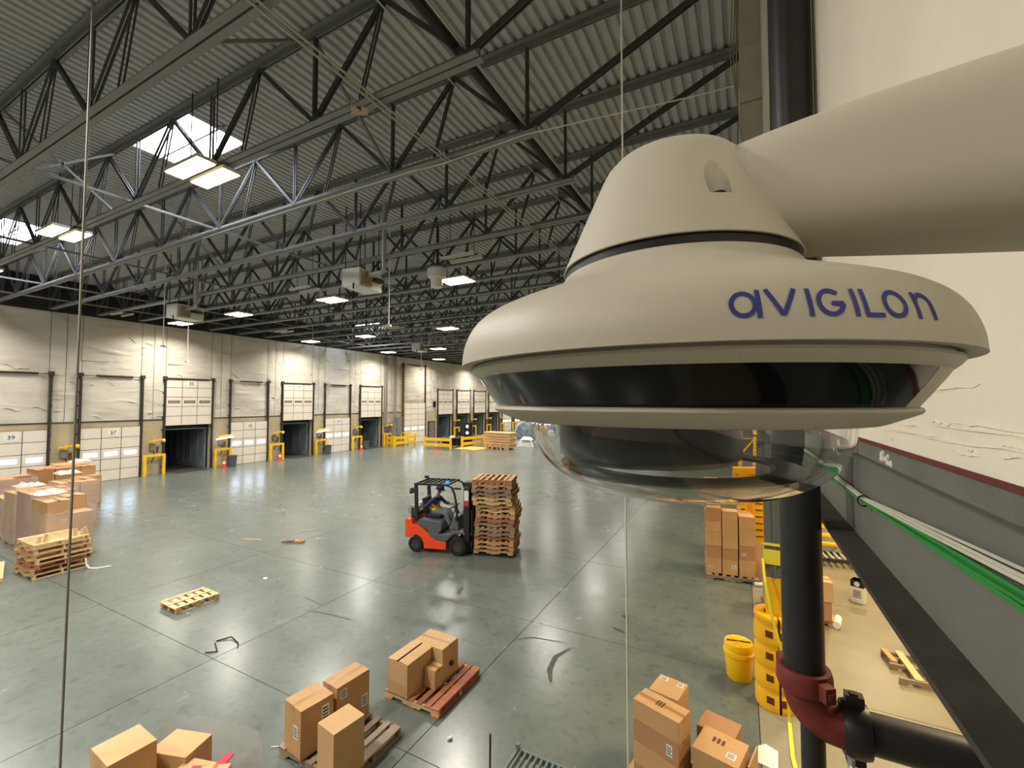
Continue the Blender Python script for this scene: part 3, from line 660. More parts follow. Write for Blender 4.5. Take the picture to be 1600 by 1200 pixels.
MB().lathe([(.130, -.0025), (.1345, -.003), (.1362, -.0038), (.1368, -.0052), (.1355, -.0068), (.122, -.0128), (.119, -.0138), (.108, -.0138), (.104, -.012)], 128).build('bottom_plate', m_shell, dc, smooth=30)
MB().lathe([(.0825, .0975), (.0815, .0970), (.0815, .0905), (.0838, .0900)], 96).build('gasket_ring', m_ringb, dc, smooth=50)
cap = MB().lathe([(.0, .098), (.0832, .098), (.0835, .0985), (.0735, .121), (.062, .147), (.0535, .166), (.050, .1725), (.0445, .1785), (.036, .1825), (.02, .185), (0, .1856)], 128).build('cap_cone', m_shell, dc, smooth=40)
def surf_pt(a, h, off=.0005, prof=SP):
    o = sorted((z, r) for r, z in prof)
    for (z0, r0), (z1, r1) in zip(o[:-1], o[1:]):
        if z0 <= h <= z1: r = r0 + (r1 - r0) * (h - z0) / (z1 - z0 + 1e-9); break
    a = R(AZ0 + a); return Vector(((r + off) * math.cos(a), (r + off) * math.sin(a), h))
# screw recess cut into the cap
a = R(AZ0 + 22.5); rc = .0675
cut = MB().cyl((rc * math.cos(a), rc * math.sin(a), .1258), (rc * math.cos(a), rc * math.sin(a), .2), .0076, 24)
ct = cut.build('recess_cutter', m_shell)
md = cap.modifiers.new('recess', 'BOOLEAN'); md.object = ct; md.operation = 'DIFFERENCE'; md.solver = 'EXACT'
ct.parent = dc
dg = bpy.context.evaluated_depsgraph_get(); dg.update()
nm = bpy.data.meshes.new_from_object(cap.evaluated_get(dg)); cap.modifiers.clear(); cap.data = nm
bpy.data.objects.remove(ct)
MB().cyl((rc * math.cos(a), rc * math.sin(a), .1259), (rc * math.cos(a), rc * math.sin(a), .127), .0045, 12).build('screw', m_ringb, dc)
# arm: lofted super-ellipse sections towards the wall
secs = [(-.03, .349, .139, .030, .030), (0, .349, .1405, .037, .036), (.035, .349, .1415, .0405, .0395), (.07, .349, .1415, .043, .0440), (.12, .349, .1405, .046, .0490), (.18, .349, .139, .049, .054), (.26, .349, .137, .053, .06), (.35, .349, .135, .056, .066)]
vs, fs, NS = [], [], 48
for x, yc, zc, hw, hh in secs:
    for k in range(NS):
        th = 2 * math.pi * k / NS; c, s_ = math.cos(th), math.sin(th); e = 2 / 3.2
        vs.append((x - AX, yc - AY + hw * math.copysign(abs(c) ** e, c), zc + hh * math.copysign(abs(s_) ** e, s_)))
for i in range(len(secs) - 1):
    for k in range(NS): fs.append((i * NS + k, i * NS + (k + 1) % NS, (i + 1) * NS + (k + 1) % NS, (i + 1) * NS + k))
fs += [tuple(range(NS)), tuple(range((len(secs) - 1) * NS, len(secs) * NS))]
arm = MB().add(vs, fs).build('wall_arm', m_shell, dc, smooth=50)
sb = arm.modifiers.new('smooth', 'SUBSURF'); sb.levels = 1; sb.render_levels = 1
MB().box((.345 - AX, .349 - AY, .122), (.012, .15, .2)).build('wall_plate', m_shell, dc, bevel=.004)
# glass bubble and camera inside it
m_glass = mat('clear_bubble', (246, 247, 248), 0.0, trans=1, ior=1.46)
def bubble(a_, c_, n, e):
    return [(a_ * math.cos(t_) ** (2 / e), -.0132 - c_ * math.sin(t_) ** (2 / e)) for t_ in [math.pi / 2 * i / n for i in range(n + 1)]]
po = bubble(.1075, .056, 26, 2.5); pi_ = bubble(.1050, .0535, 26, 2.5)
po[-1] = (0, po[-1][1]); pi_[-1] = (0, pi_[-1][1])
MB().lathe(po + pi_[::-1] + [po[0]], 96).build('clear_bubble', m_glass, dc, smooth=60)
ia = R(AZ0 - 90); ix, iy = .022 * math.cos(ia), .022 * math.sin(ia)
MB().lathe([(0, -.0125), (.066, -.0125), (.066, -.040), (.062, -.044), (.045, -.046), (0, -.046)], 48, c=(ix, iy, 0)).build('sensor_shroud', mat('shroud_black', (20, 18, 19), .35), dc, smooth=40)
MB().lathe([(.066, -.0465), (.083, -.0465), (.085, -.0475), (.083, -.0490), (.066, -.0490), (.066, -.0465)], 64, c=(ix * .1, iy * .1, 0)).build('reflection_ring', mat('dark_reflection_ring', (52, 50, 48), .3), dc, smooth=40)  # ring added to imitate a reflection in the bubble
for dz in (0,):
    fa = R(AZ0 - 18); o = MB().lathe([(0, .003), (.008, .002), (.0085, 0), (.012, 0), (.013, -.003)], 20).build('lens', m_gloss, dc, smooth=True)
    o.location = (ix + .066 * math.cos(fa), iy + .066 * math.sin(fa), -.027); o.rotation_euler = (0, R(90), fa)
MB().lathe([(0, -.012), (.1035, -.012), (.1035, -.0135), (0, -.0135)], 64).build('inner_plate', mat('inner_plate_dark', (40, 38, 37), .5), dc)
# lettering on the cover
m_blue = mat('blue_lettering', (44, 52, 132), .5)
def arcp(cx, cy, rx, ry, a0, a1, n=20): return [(cx + rx * math.cos(R(a0 + (a1 - a0) * i / n)), cy + ry * math.sin(R(a0 + (a1 - a0) * i / n))) for i in range(n + 1)]
def seg(*p, n=6):
    out = []
    for (x0, y0), (x1, y1) in zip(p[:-1], p[1:]): out += [(x0 + (x1 - x0) * i / n, y0 + (y1 - y0) * i / n) for i in range(n)]
    return out + [p[-1]]
LET = [(7.4, [arcp(.46, .47, .38, .40, 0, 360, 28), seg((.95, -.02), (.95, .99))]),
       (12.5, [seg((.03, 1.0), (.5, .06)), seg((.5, .06), (.97, 1.0))]),
       (18.1, [seg((.08, 0), (.08, 1))]),
       (19.3, [arcp(.5, .5, .40, .42, 45, 335, 26), seg((.52, .46), (.94, .46)), seg((.90, .46), (.87, .3))]),
       (24.7, [seg((.08, 0), (.08, 1))]),
       (26.2, [seg((.08, 1), (.08, .07)), seg((.03, .07), (.72, .07))]),
       (29.6, [arcp(.48, .5, .42, .43, 0, 360, 28)]),
       (35.3, [seg((.08, 0), (.08, .98)), arcp(.46, .55, .37, .36, 178, 0, 14) + seg((.83, .5), (.83, 0))])]
UNIT = 4.25; H0, H1 = .0332, .0452; TH = .16
for a0, strokes in LET:
    m = MB(); n0 = 0
    for k_, st in enumerate(strokes):
        vs = []; n = len(st); closed = (abs(st[0][0] - st[-1][0]) + abs(st[0][1] - st[-1][1])) < 1e-4
        for i in range(n):
            if closed: pa, pb = st[(i - 1) % (n - 1)], st[(i + 1) % (n - 1)]
            else: pa, pb = st[max(i - 1, 0)], st[min(i + 1, n - 1)]
            dx, dy = pb[0] - pa[0], pb[1] - pa[1]; l = math.hypot(dx, dy) or 1; nx, ny = -dy / l, dx / l
            for s in (-.5, .5):
                X, Y = st[i][0] + nx * s * TH, st[i][1] + ny * s * TH
                vs.append(surf_pt(a0 + X * UNIT, H0 + Y * (H1 - H0), .0004 + .00005 * k_))
        m.add(vs, [(2 * i, 2 * i + 1, 2 * i + 3, 2 * i + 2) for i in range(n - 1)])
    m.build('letter', m_blue, dc, recalc=False)

# ------------------------------------------------------------------ pallets
def stringer_poly(L, h):
    return [(-L / 2, 0), (-L * .37, 0), (-L * .355, h * .38), (-L * .18, h * .38), (-L * .165, 0), (L * .165, 0), (L * .18, h * .38), (L * .355, h * .38), (L * .37, 0), (L / 2, 0), (L / 2, h), (-L / 2, h)]
PAL = {}
def pallet(w_, wb_=None, L=1.2, W=1.02):
    key = (w_, wb_, L, W)
    if key in PAL: return copy_tree(PAL[key])
    t = empty('pallet'); ma, mb_ = m_wood[w_], m_wood[w_ if wb_ is None else wb_]
    base = None
    for s in (-1, 0, 1):
        y = s * (W / 2 - .03)
        if base is None: base = MB().prism(stringer_poly(L, .09), -.02, .02).build('stringer', ma, t, (0, y, .018))
        else: inst(base, 'stringer', t, (0, y, .018))
    wide = MB().b2((-.065, -W / 2, 0), (.065, W / 2, .018)).build('deck_board', mb_, t, (-L / 2 + .065, 0, .108))
    inst(wide, 'deck_board', t, (L / 2 - .065, 0, .108))
    nar = None
    for k in range(5):
        x = -L / 2 + .13 + (k + .5) * (L - .26) / 5
        if nar is None: nar = MB().b2((-.045, -W / 2, 0), (.045, W / 2, .018)).build('deck_board', mb_, t, (x, 0, .108))
        else: inst(nar, 'deck_board', t, (x, 0, .108))
    for x in (-L / 2 + .065, -.0, L / 2 - .065): inst(wide, 'bottom_board', t, (x, 0, 0))
    PAL[key] = t
    return t
def put_pallet(x, y, z, rz, w_, label, group=None, **k):
    t = pallet(w_, **k); t.location = (x, y, z); t.rotation_euler = (0, 0, rz); tag(t, label, 'pallet', group); return t
# ------------------------------------------------------------------ cartons
BOX = {}
def carton(dx, dy, dz, cm=0, tape_=1, lab=None, open_=False):
    key = (round(dx, 3), round(dy, 3), round(dz, 3), cm, tape_, str(lab), open_)
    if key in BOX: return copy_tree(BOX[key])
    mc = (m_cart, m_cart2, m_cart3)[cm]; m = MB()
    if open_:
        w = .012
        for a in ((-dx / 2, -dy / 2, dx / 2, -dy / 2 + w), (-dx / 2, dy / 2 - w, dx / 2, dy / 2), (-dx / 2, -dy / 2, -dx / 2 + w, dy / 2), (dx / 2 - w, -dy / 2, dx / 2, dy / 2)): m.b2((a[0], a[1], 0), (a[2], a[3], dz))
        m.b2((-dx / 2, -dy / 2, 0), (dx / 2, dy / 2, .01))
    else: m.b2((-dx / 2, -dy / 2, 0), (dx / 2, dy / 2, dz))
    o = m.build('cardboard_box', mc, bevel=.004)
    if open_:
        for s in (-1, 1): MB().box((0, s * (dy * .27 + .004), dz + .012), (dx, dy * .47, .006), rx=s * R(-4)).build('flap', mc, o)
    elif tape_:
        long_x = dx >= dy
        a, b = ((-dx / 2 - .002, -.03), (dx / 2 + .002, .03)) if long_x else ((-.03, -dy / 2 - .002), (.03, dy / 2 + .002))
        MB().b2((a[0], a[1], dz - .06), (b[0], b[1], dz + .002)).build('tape_strip', m_tape, o)
        s = MB()
        if long_x: s.b2((-dx / 2, -.002, dz), (dx / 2, .002, dz + .003))
        else: s.b2((-.002, -dy / 2, dz), (.002, dy / 2, dz + .003))
        s.build('flap_seam', m_print, o)
    for L in (lab or []):
        f, u, v, lw, lh, kind = L; e = .002
        if f == 'top': c0 = (u * dx - lw / 2, v * dy - lh / 2, dz); c1 = (u * dx + lw / 2, v * dy + lh / 2, dz + e + .001)
        elif f == '-y': c0 = (u * dx - lw / 2, -dy / 2 - e, v * dz - lh / 2); c1 = (u * dx + lw / 2, -dy / 2, v * dz + lh / 2)
        else: c0 = (dx / 2, u * dy - lw / 2, v * dz - lh / 2); c1 = (dx / 2 + e, u * dy + lw / 2, v * dz + lh / 2)
        if kind == 'L':
            p = MB().b2(c0, c1).build('shipping_label', m_label, o); m = MB()
            for k in range(4):
                t0, t1 = .15 + .2 * k, .24 + .2 * k
                if f == 'top': m.b2((c0[0] + lw * .1, c0[1] + lh * t0, c1[2]), (c1[0] - lw * (.1 + .1 * (k % 2)), c0[1] + lh * t1, c1[2] + .001))
                elif f == '-y': m.b2((c0[0] + lw * .1, c0[1] - .001, c0[2] + lh * t0), (c1[0] - lw * (.1 + .1 * (k % 2)), c0[1], c0[2] + lh * t1))
                else: m.b2((c1[0], c0[1] + lw * .1, c0[2] + lh * t0), (c1[0] + .001, c1[1] - lw * (.1 + .1 * (k % 2)), c0[2] + lh * t1))
            m.build('label_print', m_ink, p)
        else:
            m = MB()
            for k in range(3): m.b2((c0[0] + k * lw / 3, c0[1], c0[2]), (c0[0] + k * lw / 3 + lw * .2, c1[1], c1[2]))
            m.build('printed_mark', m_print, o)
    BOX[key] = o
    return o
def put(x, y, z, rz, dims, label, group=None, cm=0, **k):
    o = carton(*dims, cm=cm, **k); o.location = (x, y, z); o.rotation_euler = (0, 0, R(rz)); tag(o, label, 'box', group); return o
PH = .127
# A: red pallet with three boxes
put_pallet(-4.48, 5.84, 0, R(0), 1, wb_=2, label='reddish wooden pallet half covered by three cartons, in the middle of the floor', L=1.02, W=1.16)
put(-4.72, 5.53, PH, 89, (.57, .40, .49), 'open cardboard box with a torn flap on the red pallet', cm=1, open_=True, lab=[('top', -.25, .3, .09, .06, 'L')])
put(-4.60, 6.03, PH, -1, (.60, .42, .50), 'largest closed box at the back of the red pallet', cm=1, lab=[('top', .36, .28, .09, .06, 'L'), ('+x', .0, .4, .06, .06, 'P')])
put(-4.39, 5.70, PH, -4, (.22, .20, .29), 'small cube box in front on the red pallet', cm=1, tape_=1)
# B: grey pallet with three tall boxes
put_pallet(-4.82, 4.28, 0, R(0), 3, 'weathered grey pallet carrying three tall cartons', L=1.18, W=1.0)
put(-5.10, 3.99, PH, -9, (.40, .44, .60), 'taped tall box with white label on the left of the grey pallet', cm=0, lab=[('+x', .25, .7, .1, .2, 'L'), ('-y', .2, .5, .1, .16, 'L')])
put(-5.03, 4.54, PH, -6, (.32, .53, .60), 'taped tall box at the rear of the grey pallet', cm=0, lab=[('+x', -.3, .8, .1, .12, 'L'), ('+x', .35, .35, .1, .16, 'L')])
put(-4.40, 3.90, PH, -8, (.34, .42, .60), 'plain untaped tall box at the front of the grey pallet', cm=1, tape_=0)
m = MB(); q = random.Random(2)
for k in range(5): m.tube([(-5.32 - q.random() * .08, 3.85 + q.random() * .15, .02 + .1 * k + q.random() * .1) for _ in range(4)], .008, 5)
m.tube([(-5.35, 3.9, .02), (-5.5, 3.9, .01), (-5.62, 3.82, .01)], .006, 5)
tag(m.build('loose_wrap', m_label), 'crumpled white stretch wrap hanging at the corner of the grey pallet', 'wrap')
# C: wrapped pallet at the bottom edge
put_pallet(-5.62, 2.66, 0, R(8), 0, 'wooden pallet under the wrapped cartons at the bottom left corner', L=1.2, W=1.05)
put(-5.98, 2.37, PH, -3, (.46, .42, .77), 'tallest plain box on the wrapped pallet at the bottom edge', cm=1, tape_=0)
put(-5.90, 2.88, PH, 18, (.50, .36, .47), 'wide flat-topped box behind the tallest box of the wrapped pallet', cm=1, tape_=0)
put(-5.50, 2.42, PH, 12, (.36, .40, .45), 'front box beside the tallest box on the wrapped pallet', cm=1, tape_=0)
put(-5.44, 2.80, PH, 16, (.40, .26, .40), 'low box framed by red board on the wrapped pallet', cm=1, tape_=0)
put(-5.08, 2.72, PH, 35, (.30, .46, .46), 'right-hand box leaning into the film of the wrapped pallet', cm=1, tape_=1)
m_redp = mat('red_board', (204, 32, 62), .5)
tag(MB().box((-5.30, 2.86, .55), (.06, .36, .012), R(-60)).box((-5.24, 2.98, .55), (.1, .24, .012), R(20)).box((-5.30, 2.9, .33), (.03, .03, .41)).build('red_frame', m_redp), 'bright red corner board among the wrapped boxes', 'board')
def film_shell(cx, cy, dx, dy, z0, z1, rz, label, seed, group='stretch wrapped loads'):
    q = random.Random(seed); n = 40; rows = 10; vs = []; fs = []
    for j in range(rows + 1):
        for k in range(n):
            a = 2 * math.pi * k / n; c, s = math.cos(a), math.sin(a); e = .35
            x = dx / 2 * math.copysign(abs(c) ** e, c) + q.uniform(-.012, .012); y = dy / 2 * math.copysign(abs(s) ** e, s) + q.uniform(-.012, .012)
            vs.append((x, y, z0 + (z1 - z0) * j / rows + (q.uniform(-.05, .05) if j == rows else 0)))
    for j in range(rows):
        for k in range(n): fs.append((j * n + k, j * n + (k + 1) % n, (j + 1) * n + (k + 1) % n, (j + 1) * n + k))
    o = MB().add(vs, fs).build('stretch_film', m_film, loc=(cx, cy, 0), rz=rz, smooth=True)
    return tag(o, label, 'stretch film', group)
film_shell(-5.60, 2.68, 1.42, 1.22, .05, .62, R(12), 'clear stretch film round the load at the bottom left corner', 4)
# D: flat pale pallet
t = empty('pallet', (-11.2, 5.58, 0), R(-2), 'flat pale slotted pallet lying alone on the open floor', 'pallet'); mw = m_wood[1]
bd = None
for k in range(6):
    y = -.40 + k * .16
    if bd is None: bd = MB().b2((-.35, -.05, 0), (.35, .05, .018)).build('deck_board', mw, t, (0, y, .108))
    else: inst(bd, 'deck_board', t, (0, y, .108))
st = None
for x in (-.31, 0, .31):
    if st is None: st = MB().b2((-.04, -.43, 0), (.04, .43, .016)).build('runner_board', mw, t, (x, 0, .127))
    else: inst(st, 'runner_board', t, (x, 0, .127))
bl = None
for x in (-.31, 0, .31):
    for y in (-.38, 0, .38):
        if bl is None: bl = MB().box((0, 0, .045), (.09, .1, .09)).build('block', m_wood[0], t, (x, y, .018))
        else: inst(bl, 'block', t, (x, y, .018))
    inst(st, 'runner_board', t, (x, 0, .002))
# E: tall carton load left of the column
put_pallet(-.35, 13.15, 0, R(8), 3, 'grey pallet under the tall three-column carton load', L=1.2, W=1.05)
z0 = PH
for c, (x, hs, cm) in enumerate([(-.74, (.40, .30, .36, .28, .34), 0), (-.36, (.38, .28, .74, .22), 0), (.03, (.42, .36, .44, .30), 0)]):
    z = z0
    for k, h in enumerate(hs):
        lb = [('-y', -.2, .4, .09, .05, 'L')] if (c, k) in ((0, 0), (2, 1)) else ([('-y', .25, .55, .1, .1, 'L')] if (c, k) == (1, 0) else None)
        put(x + .004 * k, 12.90 + .025 * c + .006 * (k % 2), z, 7 + (k % 3) - 1, (.36, .36, h - .003), 'brown box in the tall carton load, %s column, %s from the floor' % (('left', 'middle', 'right')[c], ORD[k]), 'tall carton load', cm=(0, 2, 0)[k % 3], lab=lb, tape_=0)
        z += h
    z = z0
    for k in range(3): put(x - .05, 13.29 + .03 * c, z, 7, (.36, .36, .50), 'brown box at the back of the tall carton load, %s column, %s from the floor' % (('left', 'middle', 'right')[c], ORD[k]), 'tall carton load', cm=2); z += .503
tag(MB().box((.34, 12.95, .5), (.22, .02, .98), R(10)).build('cardboard_sheet', m_cart2), 'tan cardboard sheet standing at the right side of the tall carton load', 'sheet')
tag(MB().tube([(.20, 12.62, .05), (.36, 12.66, .05), (.44, 12.8, .05)], .05, 8).build('film_scrap', m_label), 'crumpled white film by the tall carton load', 'film')
# yellow rack and steps past the column
t = empty('rack_upright', (.46, 14.7, 0), R(4), 'tall yellow perforated rack upright behind the tall carton load', 'rack')
for x in (-.42, .0): MB().b2((x - .05, -.04, 0), (x + .05, .04, 4.3)).build('post', m_yel, t)
m = MB()
for x in (-.42, 0):
    for k in range(26): m.b2((x - .022, -.044, .2 + k * .155), (x + .022, -.039, .235 + k * .155))
m.build('punched_slot', m_slot, t, kind='stuff')
for k in range(5): MB().bar((-.42, 0, .3 + .75 * k), (0, 0, .3 + .75 * (k + 1 if k % 2 else k)), .03, .04).build('lattice_bar', m_yel, t)
t = empty('plastic_bin', (.20, 14.05, 0), R(8), 'yellow slotted plastic bin between the carton load and the column', 'bin')
MB().b2((-.33, -.02, 0), (.33, .4, 2.05)).build('body', m_gy, t)
for k in range(9): MB().b2((-.28, -.035, .3 + .18 * k), (-.18, -.02, .33 + .18 * k)).b2((.08, -.035, .3 + .18 * k), (.26, -.02, .33 + .18 * k)).build('slot', m_slot, t)
MB().b2((-.08, -.04, 0), (.02, -.02, 1.75)).build('rib', mat('orange_rib', (236, 140, 18), .5), t)
t = empty('rolling_steps', (2.1, 16.6, 0), R(6), 'yellow rolling warehouse steps behind the beam', 'steps')
for k in range(7): MB().box((0, -.75 + .2 * k, .42 + .2 * k), (1.1, .2, .06)).build('tread', m_yel, t)
for s in (-1, 1): MB().bar((s * .56, -.95, .25), (s * .56, .65, 1.8), .05, .12).build('side_rail', m_yel, t); MB().b2((s * .54 - .03, .5, 0), (s * .54 + .03, .56, 1.7)).build('leg', m_yel, t)
t = empty('grate_platform', (2.15, 15.35, 0), R(6), 'grey slatted steel grate at the foot of the yellow steps', 'grate')
for k in range(9): MB().box((-.6 + k * .15, 0, .22), (.05, .62, .05)).build('slat', m_galv, t)
MB().box((0, -.32, .19), (1.3, .05, .1)).box((0, .32, .19), (1.3, .05, .1)).b2((-.62, -.3, 0), (-.56, .3, .16)).b2((.56, -.3, 0), (.62, .3, .16)).build('frame', m_dark, t)
# G: cartons right of the riser
put_pallet(1.0, 11.55, 0, R(5), 0, 'wooden pallet under the box pile just right of the riser pipe', L=1.2, W=1.05)
put(1.28, 11.18, PH, 5, (.50, .36, .38), 'lower front brown box of the pile right of the riser pipe', 'box pile right of the riser', cm=2)
put(1.31, 11.18, PH + .383, 5, (.50, .38, .40), 'flat-topped front box second from the floor right of the riser pipe', 'box pile right of the riser', cm=1)
for k in range(4): put(1.14, 11.62, PH + .405 * k, 5, (.5, .42, .402), 'brown box in the rear column right of the riser pipe, %s from the floor' % ORD[k], 'box pile right of the riser', cm=2)
for k in range(3): put(.62, 11.5, PH + .405 * k, 5, (.5, .5, .402), 'brown box hidden behind the riser pipe, %s from the floor' % ORD[k], 'box pile right of the riser', cm=0)
tag(MB().cyl((1.62, 11.05, .07), (1.70, 11.42, .07), .07, 14).build('film_roll', m_label), 'white roll of stretch film beside the box pile', 'film roll')
t = empty('jug_carton', (2.3, 12.75, 0), R(-25), 'white square container with a black label under the beam', 'container')
MB().b2((-.12, -.12, 0), (.12, .12, .50)).build('body', m_white, t, bevel=.01); MB().b2((-.121, -.122, .36), (.122, .121, .5)).build('black_label', m_ink, t)
MB().lathe([(0, .002), (.055, .002), (.055, 0)], 14).build('emblem', m_white, t).location = (0, -.123, .43); t.children[-1].rotation_euler = (R(90), 0, 0)
m = MB()
for k in range(5): m.b2((-.08, -.1235, .27 - k * .035), (.08 - .02 * (k % 2), -.1225, .285 - k * .035))
m.build('label_print', m_ink, t); MB().cyl((.05, .05, .5), (.05, .05, .54), .03, 12).build('lid', m_ink, t)
t = empty('broken_pallet', (2.52, 9.85, 0), R(3), 'broken pallet with two deck boards left under the beam', 'pallet')
for k, y in enumerate((-.42, .02, .44)): MB().prism(stringer_poly(.8, .1), -.022, .022).build('stringer', m_wood[3], t, (.05, y, .0))
MB().b2((-.14, -.42, .1), (-.03, .5, .12)).build('deck_board', m_wood[1], t); MB().box((-.28, .28, .112), (.09, .42, .02), R(6)).build('deck_board', m_wood[0], t); MB().box((.2, .0, .112), (.1, .95, .02)).build('deck_board', m_wood[3], t)
# F: cartons at the bottom right of the dome
put_pallet(-.66, 5.52, 0, R(-14), 0, 'wooden pallet under the cartons at the bottom beside the riser', L=1.3, W=1.05)
z = PH
for k, h in enumerate((.24, .25, .25, .23)):
    put(-.89, 5.41, z, -20 + (k % 2), (.57 - .004 * k, .27 + .004 * k, h - .003), 'long flat box in the left front stack beside the riser, %s from the floor' % ORD[k], 'left front stack', cm=(2, 0, 2, 0)[k], tape_=1, lab=[('-y', .3, .5, .07, .12, 'L')] if k == 2 else ([('top', .0, .0, .1, .1, 'P')] if k == 3 else None)); z += h
z = PH
for k, h in enumerate((.48, .48)):
    put(-.86, 5.80, z, -12, (.35, .38, h - .003), 'taller box behind the long flat boxes, %s from the floor' % ORD[k], 'rear stack', cm=0, tape_=0, lab=[('top', -.28, .3, .09, .06, 'L'), ('top', .3, .28, .07, .08, 'L')] if k else None); z += h
z = PH
for k, h in enumerate((.38, .38)):
    put(-.27, 5.36, z, -14, (.46, .42, h - .003), 'cube box in the right front stack beside the riser, %s from the floor' % ORD[k], 'right front stack', cm=0, tape_=0, lab=[('top', .28, -.2, .09, .09, 'L'), ('top', -.05, .12, .14, .08, 'P')] if k else None); z += h
put(-.30, 5.78, PH, -14, (.40, .34, .70), 'dark gap box behind the right front stack', 'right rear stack', cm=2, tape_=0)
tag(MB().box((.035, 5.42, .42), (.012, .36, .84), R(-14)).build('cardboard_sheet', m_cart2), 'cardboard sheet upright against the right front box stack', 'sheet')
tag(MB().add([(.1, 6.55, .006), (.32, 6.5, .006), (.34, 6.86, .01), (.2, 6.92, .02), (.11, 6.86, .008)], [(0, 1, 2, 3, 4)]).add([(.1, 6.55, .002), (.32, 6.5, .002), (.34, 6.86, .002), (.2, 6.92, .002), (.11, 6.86, .002)], [(4, 3, 2, 1, 0)]).build('paper_sheet', m_label), 'white paper sheet lying on the floor below the riser', 'paper')
# grey slatted cart and dark rod at the bottom edge
t = empty('slatted_cart', (-1.86, 3.86, 0), R(0), 'grey steel slatted cart top at the bottom edge of the picture', 'cart'); msc = mat('cart_steel', (116, 128, 124), .4, metal=.4)
for k in range(10): MB().box((-.28 + k * .062, 0, .88), (.022, .86, .05)).build('slat', msc, t)
MB().box((0, .44, .86), (.66, .03, .07)).box((0, -.44, .86), (.66, .03, .07)).box((-.33, 0, .86), (.03, .9, .07)).box((.33, 0, .86), (.03, .9, .07)).build('frame', msc, t)
for x in (-.32, .32):
    for y in (-.43, .43): MB().b2((x - .018, y - .018, .1), (x + .018, y + .018, .95)).build('leg', msc, t); MB().cyl((x, y - .02, .05), (x, y + .02, .05), .05, 10).build('wheel', m_rubber, t)
MB().box((0, 0, .3), (.64, .84, .02)).build('shelf', msc, t)
tag(MB().cyl((-2.34, 3.98, 1.2), (-2.22, 3.75, 0), .011, 8).build('steel_rod', mat('dark_rod', (62, 44, 36), .6)), 'thin dark rod leaning against the slatted cart', 'rod')
# floor litter
for i, (nm, pts, r_, mm, l) in enumerate([
    ('wood_scrap', [(-13.4, 9.35, .05), (-13.0, 9.5, .05)], .06, m_wood[3], 'splintered wood scraps on the floor left of the forklift'),
    ('wood_scrap', [(-12.95, 9.5, .04), (-12.75, 9.6, .06)], .05, m_wood[0], 'small broken wood piece next to the splintered scraps'),
    ('plastic_strap', [(-9.0, 4.95, .01), (-8.85, 5.15, .03), (-8.55, 5.1, .01), (-8.4, 5.0, .01)], .012, m_black, 'black plastic strap on the floor right of the pale pallet'),
    ('plastic_strap', [(-8.95, 4.9, .01), (-8.6, 4.75, .01), (-8.75, 4.62, .02)], .012, m_black, 'short black strap end beside the longer strap'),
    ('lath', [(-14.8, 8.9, .01), (-14.2, 9.15, .01)], .018, m_wood[1], 'pale thin lath lying beyond the pale pallet'),
    ('lath', [(-13.8, 10.3, .01), (-13.5, 10.8, .01)], .018, m_wood[1], 'pale thin lath beyond the wood scraps'),
    ('paper_scrap', [(-11.05, 7.2, .01), (-10.95, 7.25, .01)], .03, m_label, 'small white paper scrap on the open floor'),
    ('paper_scrap', [(-3.62, 5.02, .01), (-3.58, 5.06, .03)], .02, m_label, 'tiny white scrap beside the grey pallet'),
    ('wood_scrap', [(-6.2, 2.95, .012), (-6.1, 3.0, .012)], .012, m_wood[3], 'flat grey wood chip above the wrapped pallet')]):
    if nm == 'wood_scrap' and i < 2:
        m = MB(); q = random.Random(i)
        for k in range(5): m.box((pts[0][0] + (pts[1][0] - pts[0][0]) * k / 4, pts[0][1] + (pts[1][1] - pts[0][1]) * k / 4, .03 + .02 * (k % 2)), (.16, .06, .05), q.uniform(0, 3))
    else: m = MB().tube(pts, r_, 6)
    tag(m.build(nm, mm), l, 'litter')
m_stain = mat('tyre_mark', (66, 65, 60), .45, var=.4, scale=14)
for pts, w_ in [([(-2.9, 7.9), (-3.05, 7.5), (-3.0, 7.1), (-2.85, 6.8)], .1), ([(-3.1, 8.0), (-3.7, 7.9), (-4.0, 7.6)], .05), ([(-2.35, 9.6), (-2.2, 9.5)], .22), ([(-2.4, 9.0), (-2.15, 8.9)], .16), ([(-8.6, 6.6), (-7.9, 6.7), (-7.3, 6.75)], .06), ([(-9.2, 7.0), (-8.4, 6.9)], .05), ([(-6.2, 9.2), (-6.1, 8.8)], .14)]:
    vs = []
    for i, (x, y) in enumerate(pts):
        a = pts[max(i - 1, 0)]; b = pts[min(i + 1, len(pts) - 1)]; dx, dy = b[0] - a[0], b[1] - a[1]; l = math.hypot(dx, dy); ww = w_ * (.5 if i in (0, len(pts) - 1) else 1) * .5
        vs += [(x - dy / l * ww, y + dx / l * ww, .0012), (x + dy / l * ww, y - dx / l * ww, .0012)]
    MB().add(vs, [(2 * i, 2 * i + 1, 2 * i + 3, 2 * i + 2) for i in range(len(pts) - 1)]).build('scuff_mark', m_stain, fl)

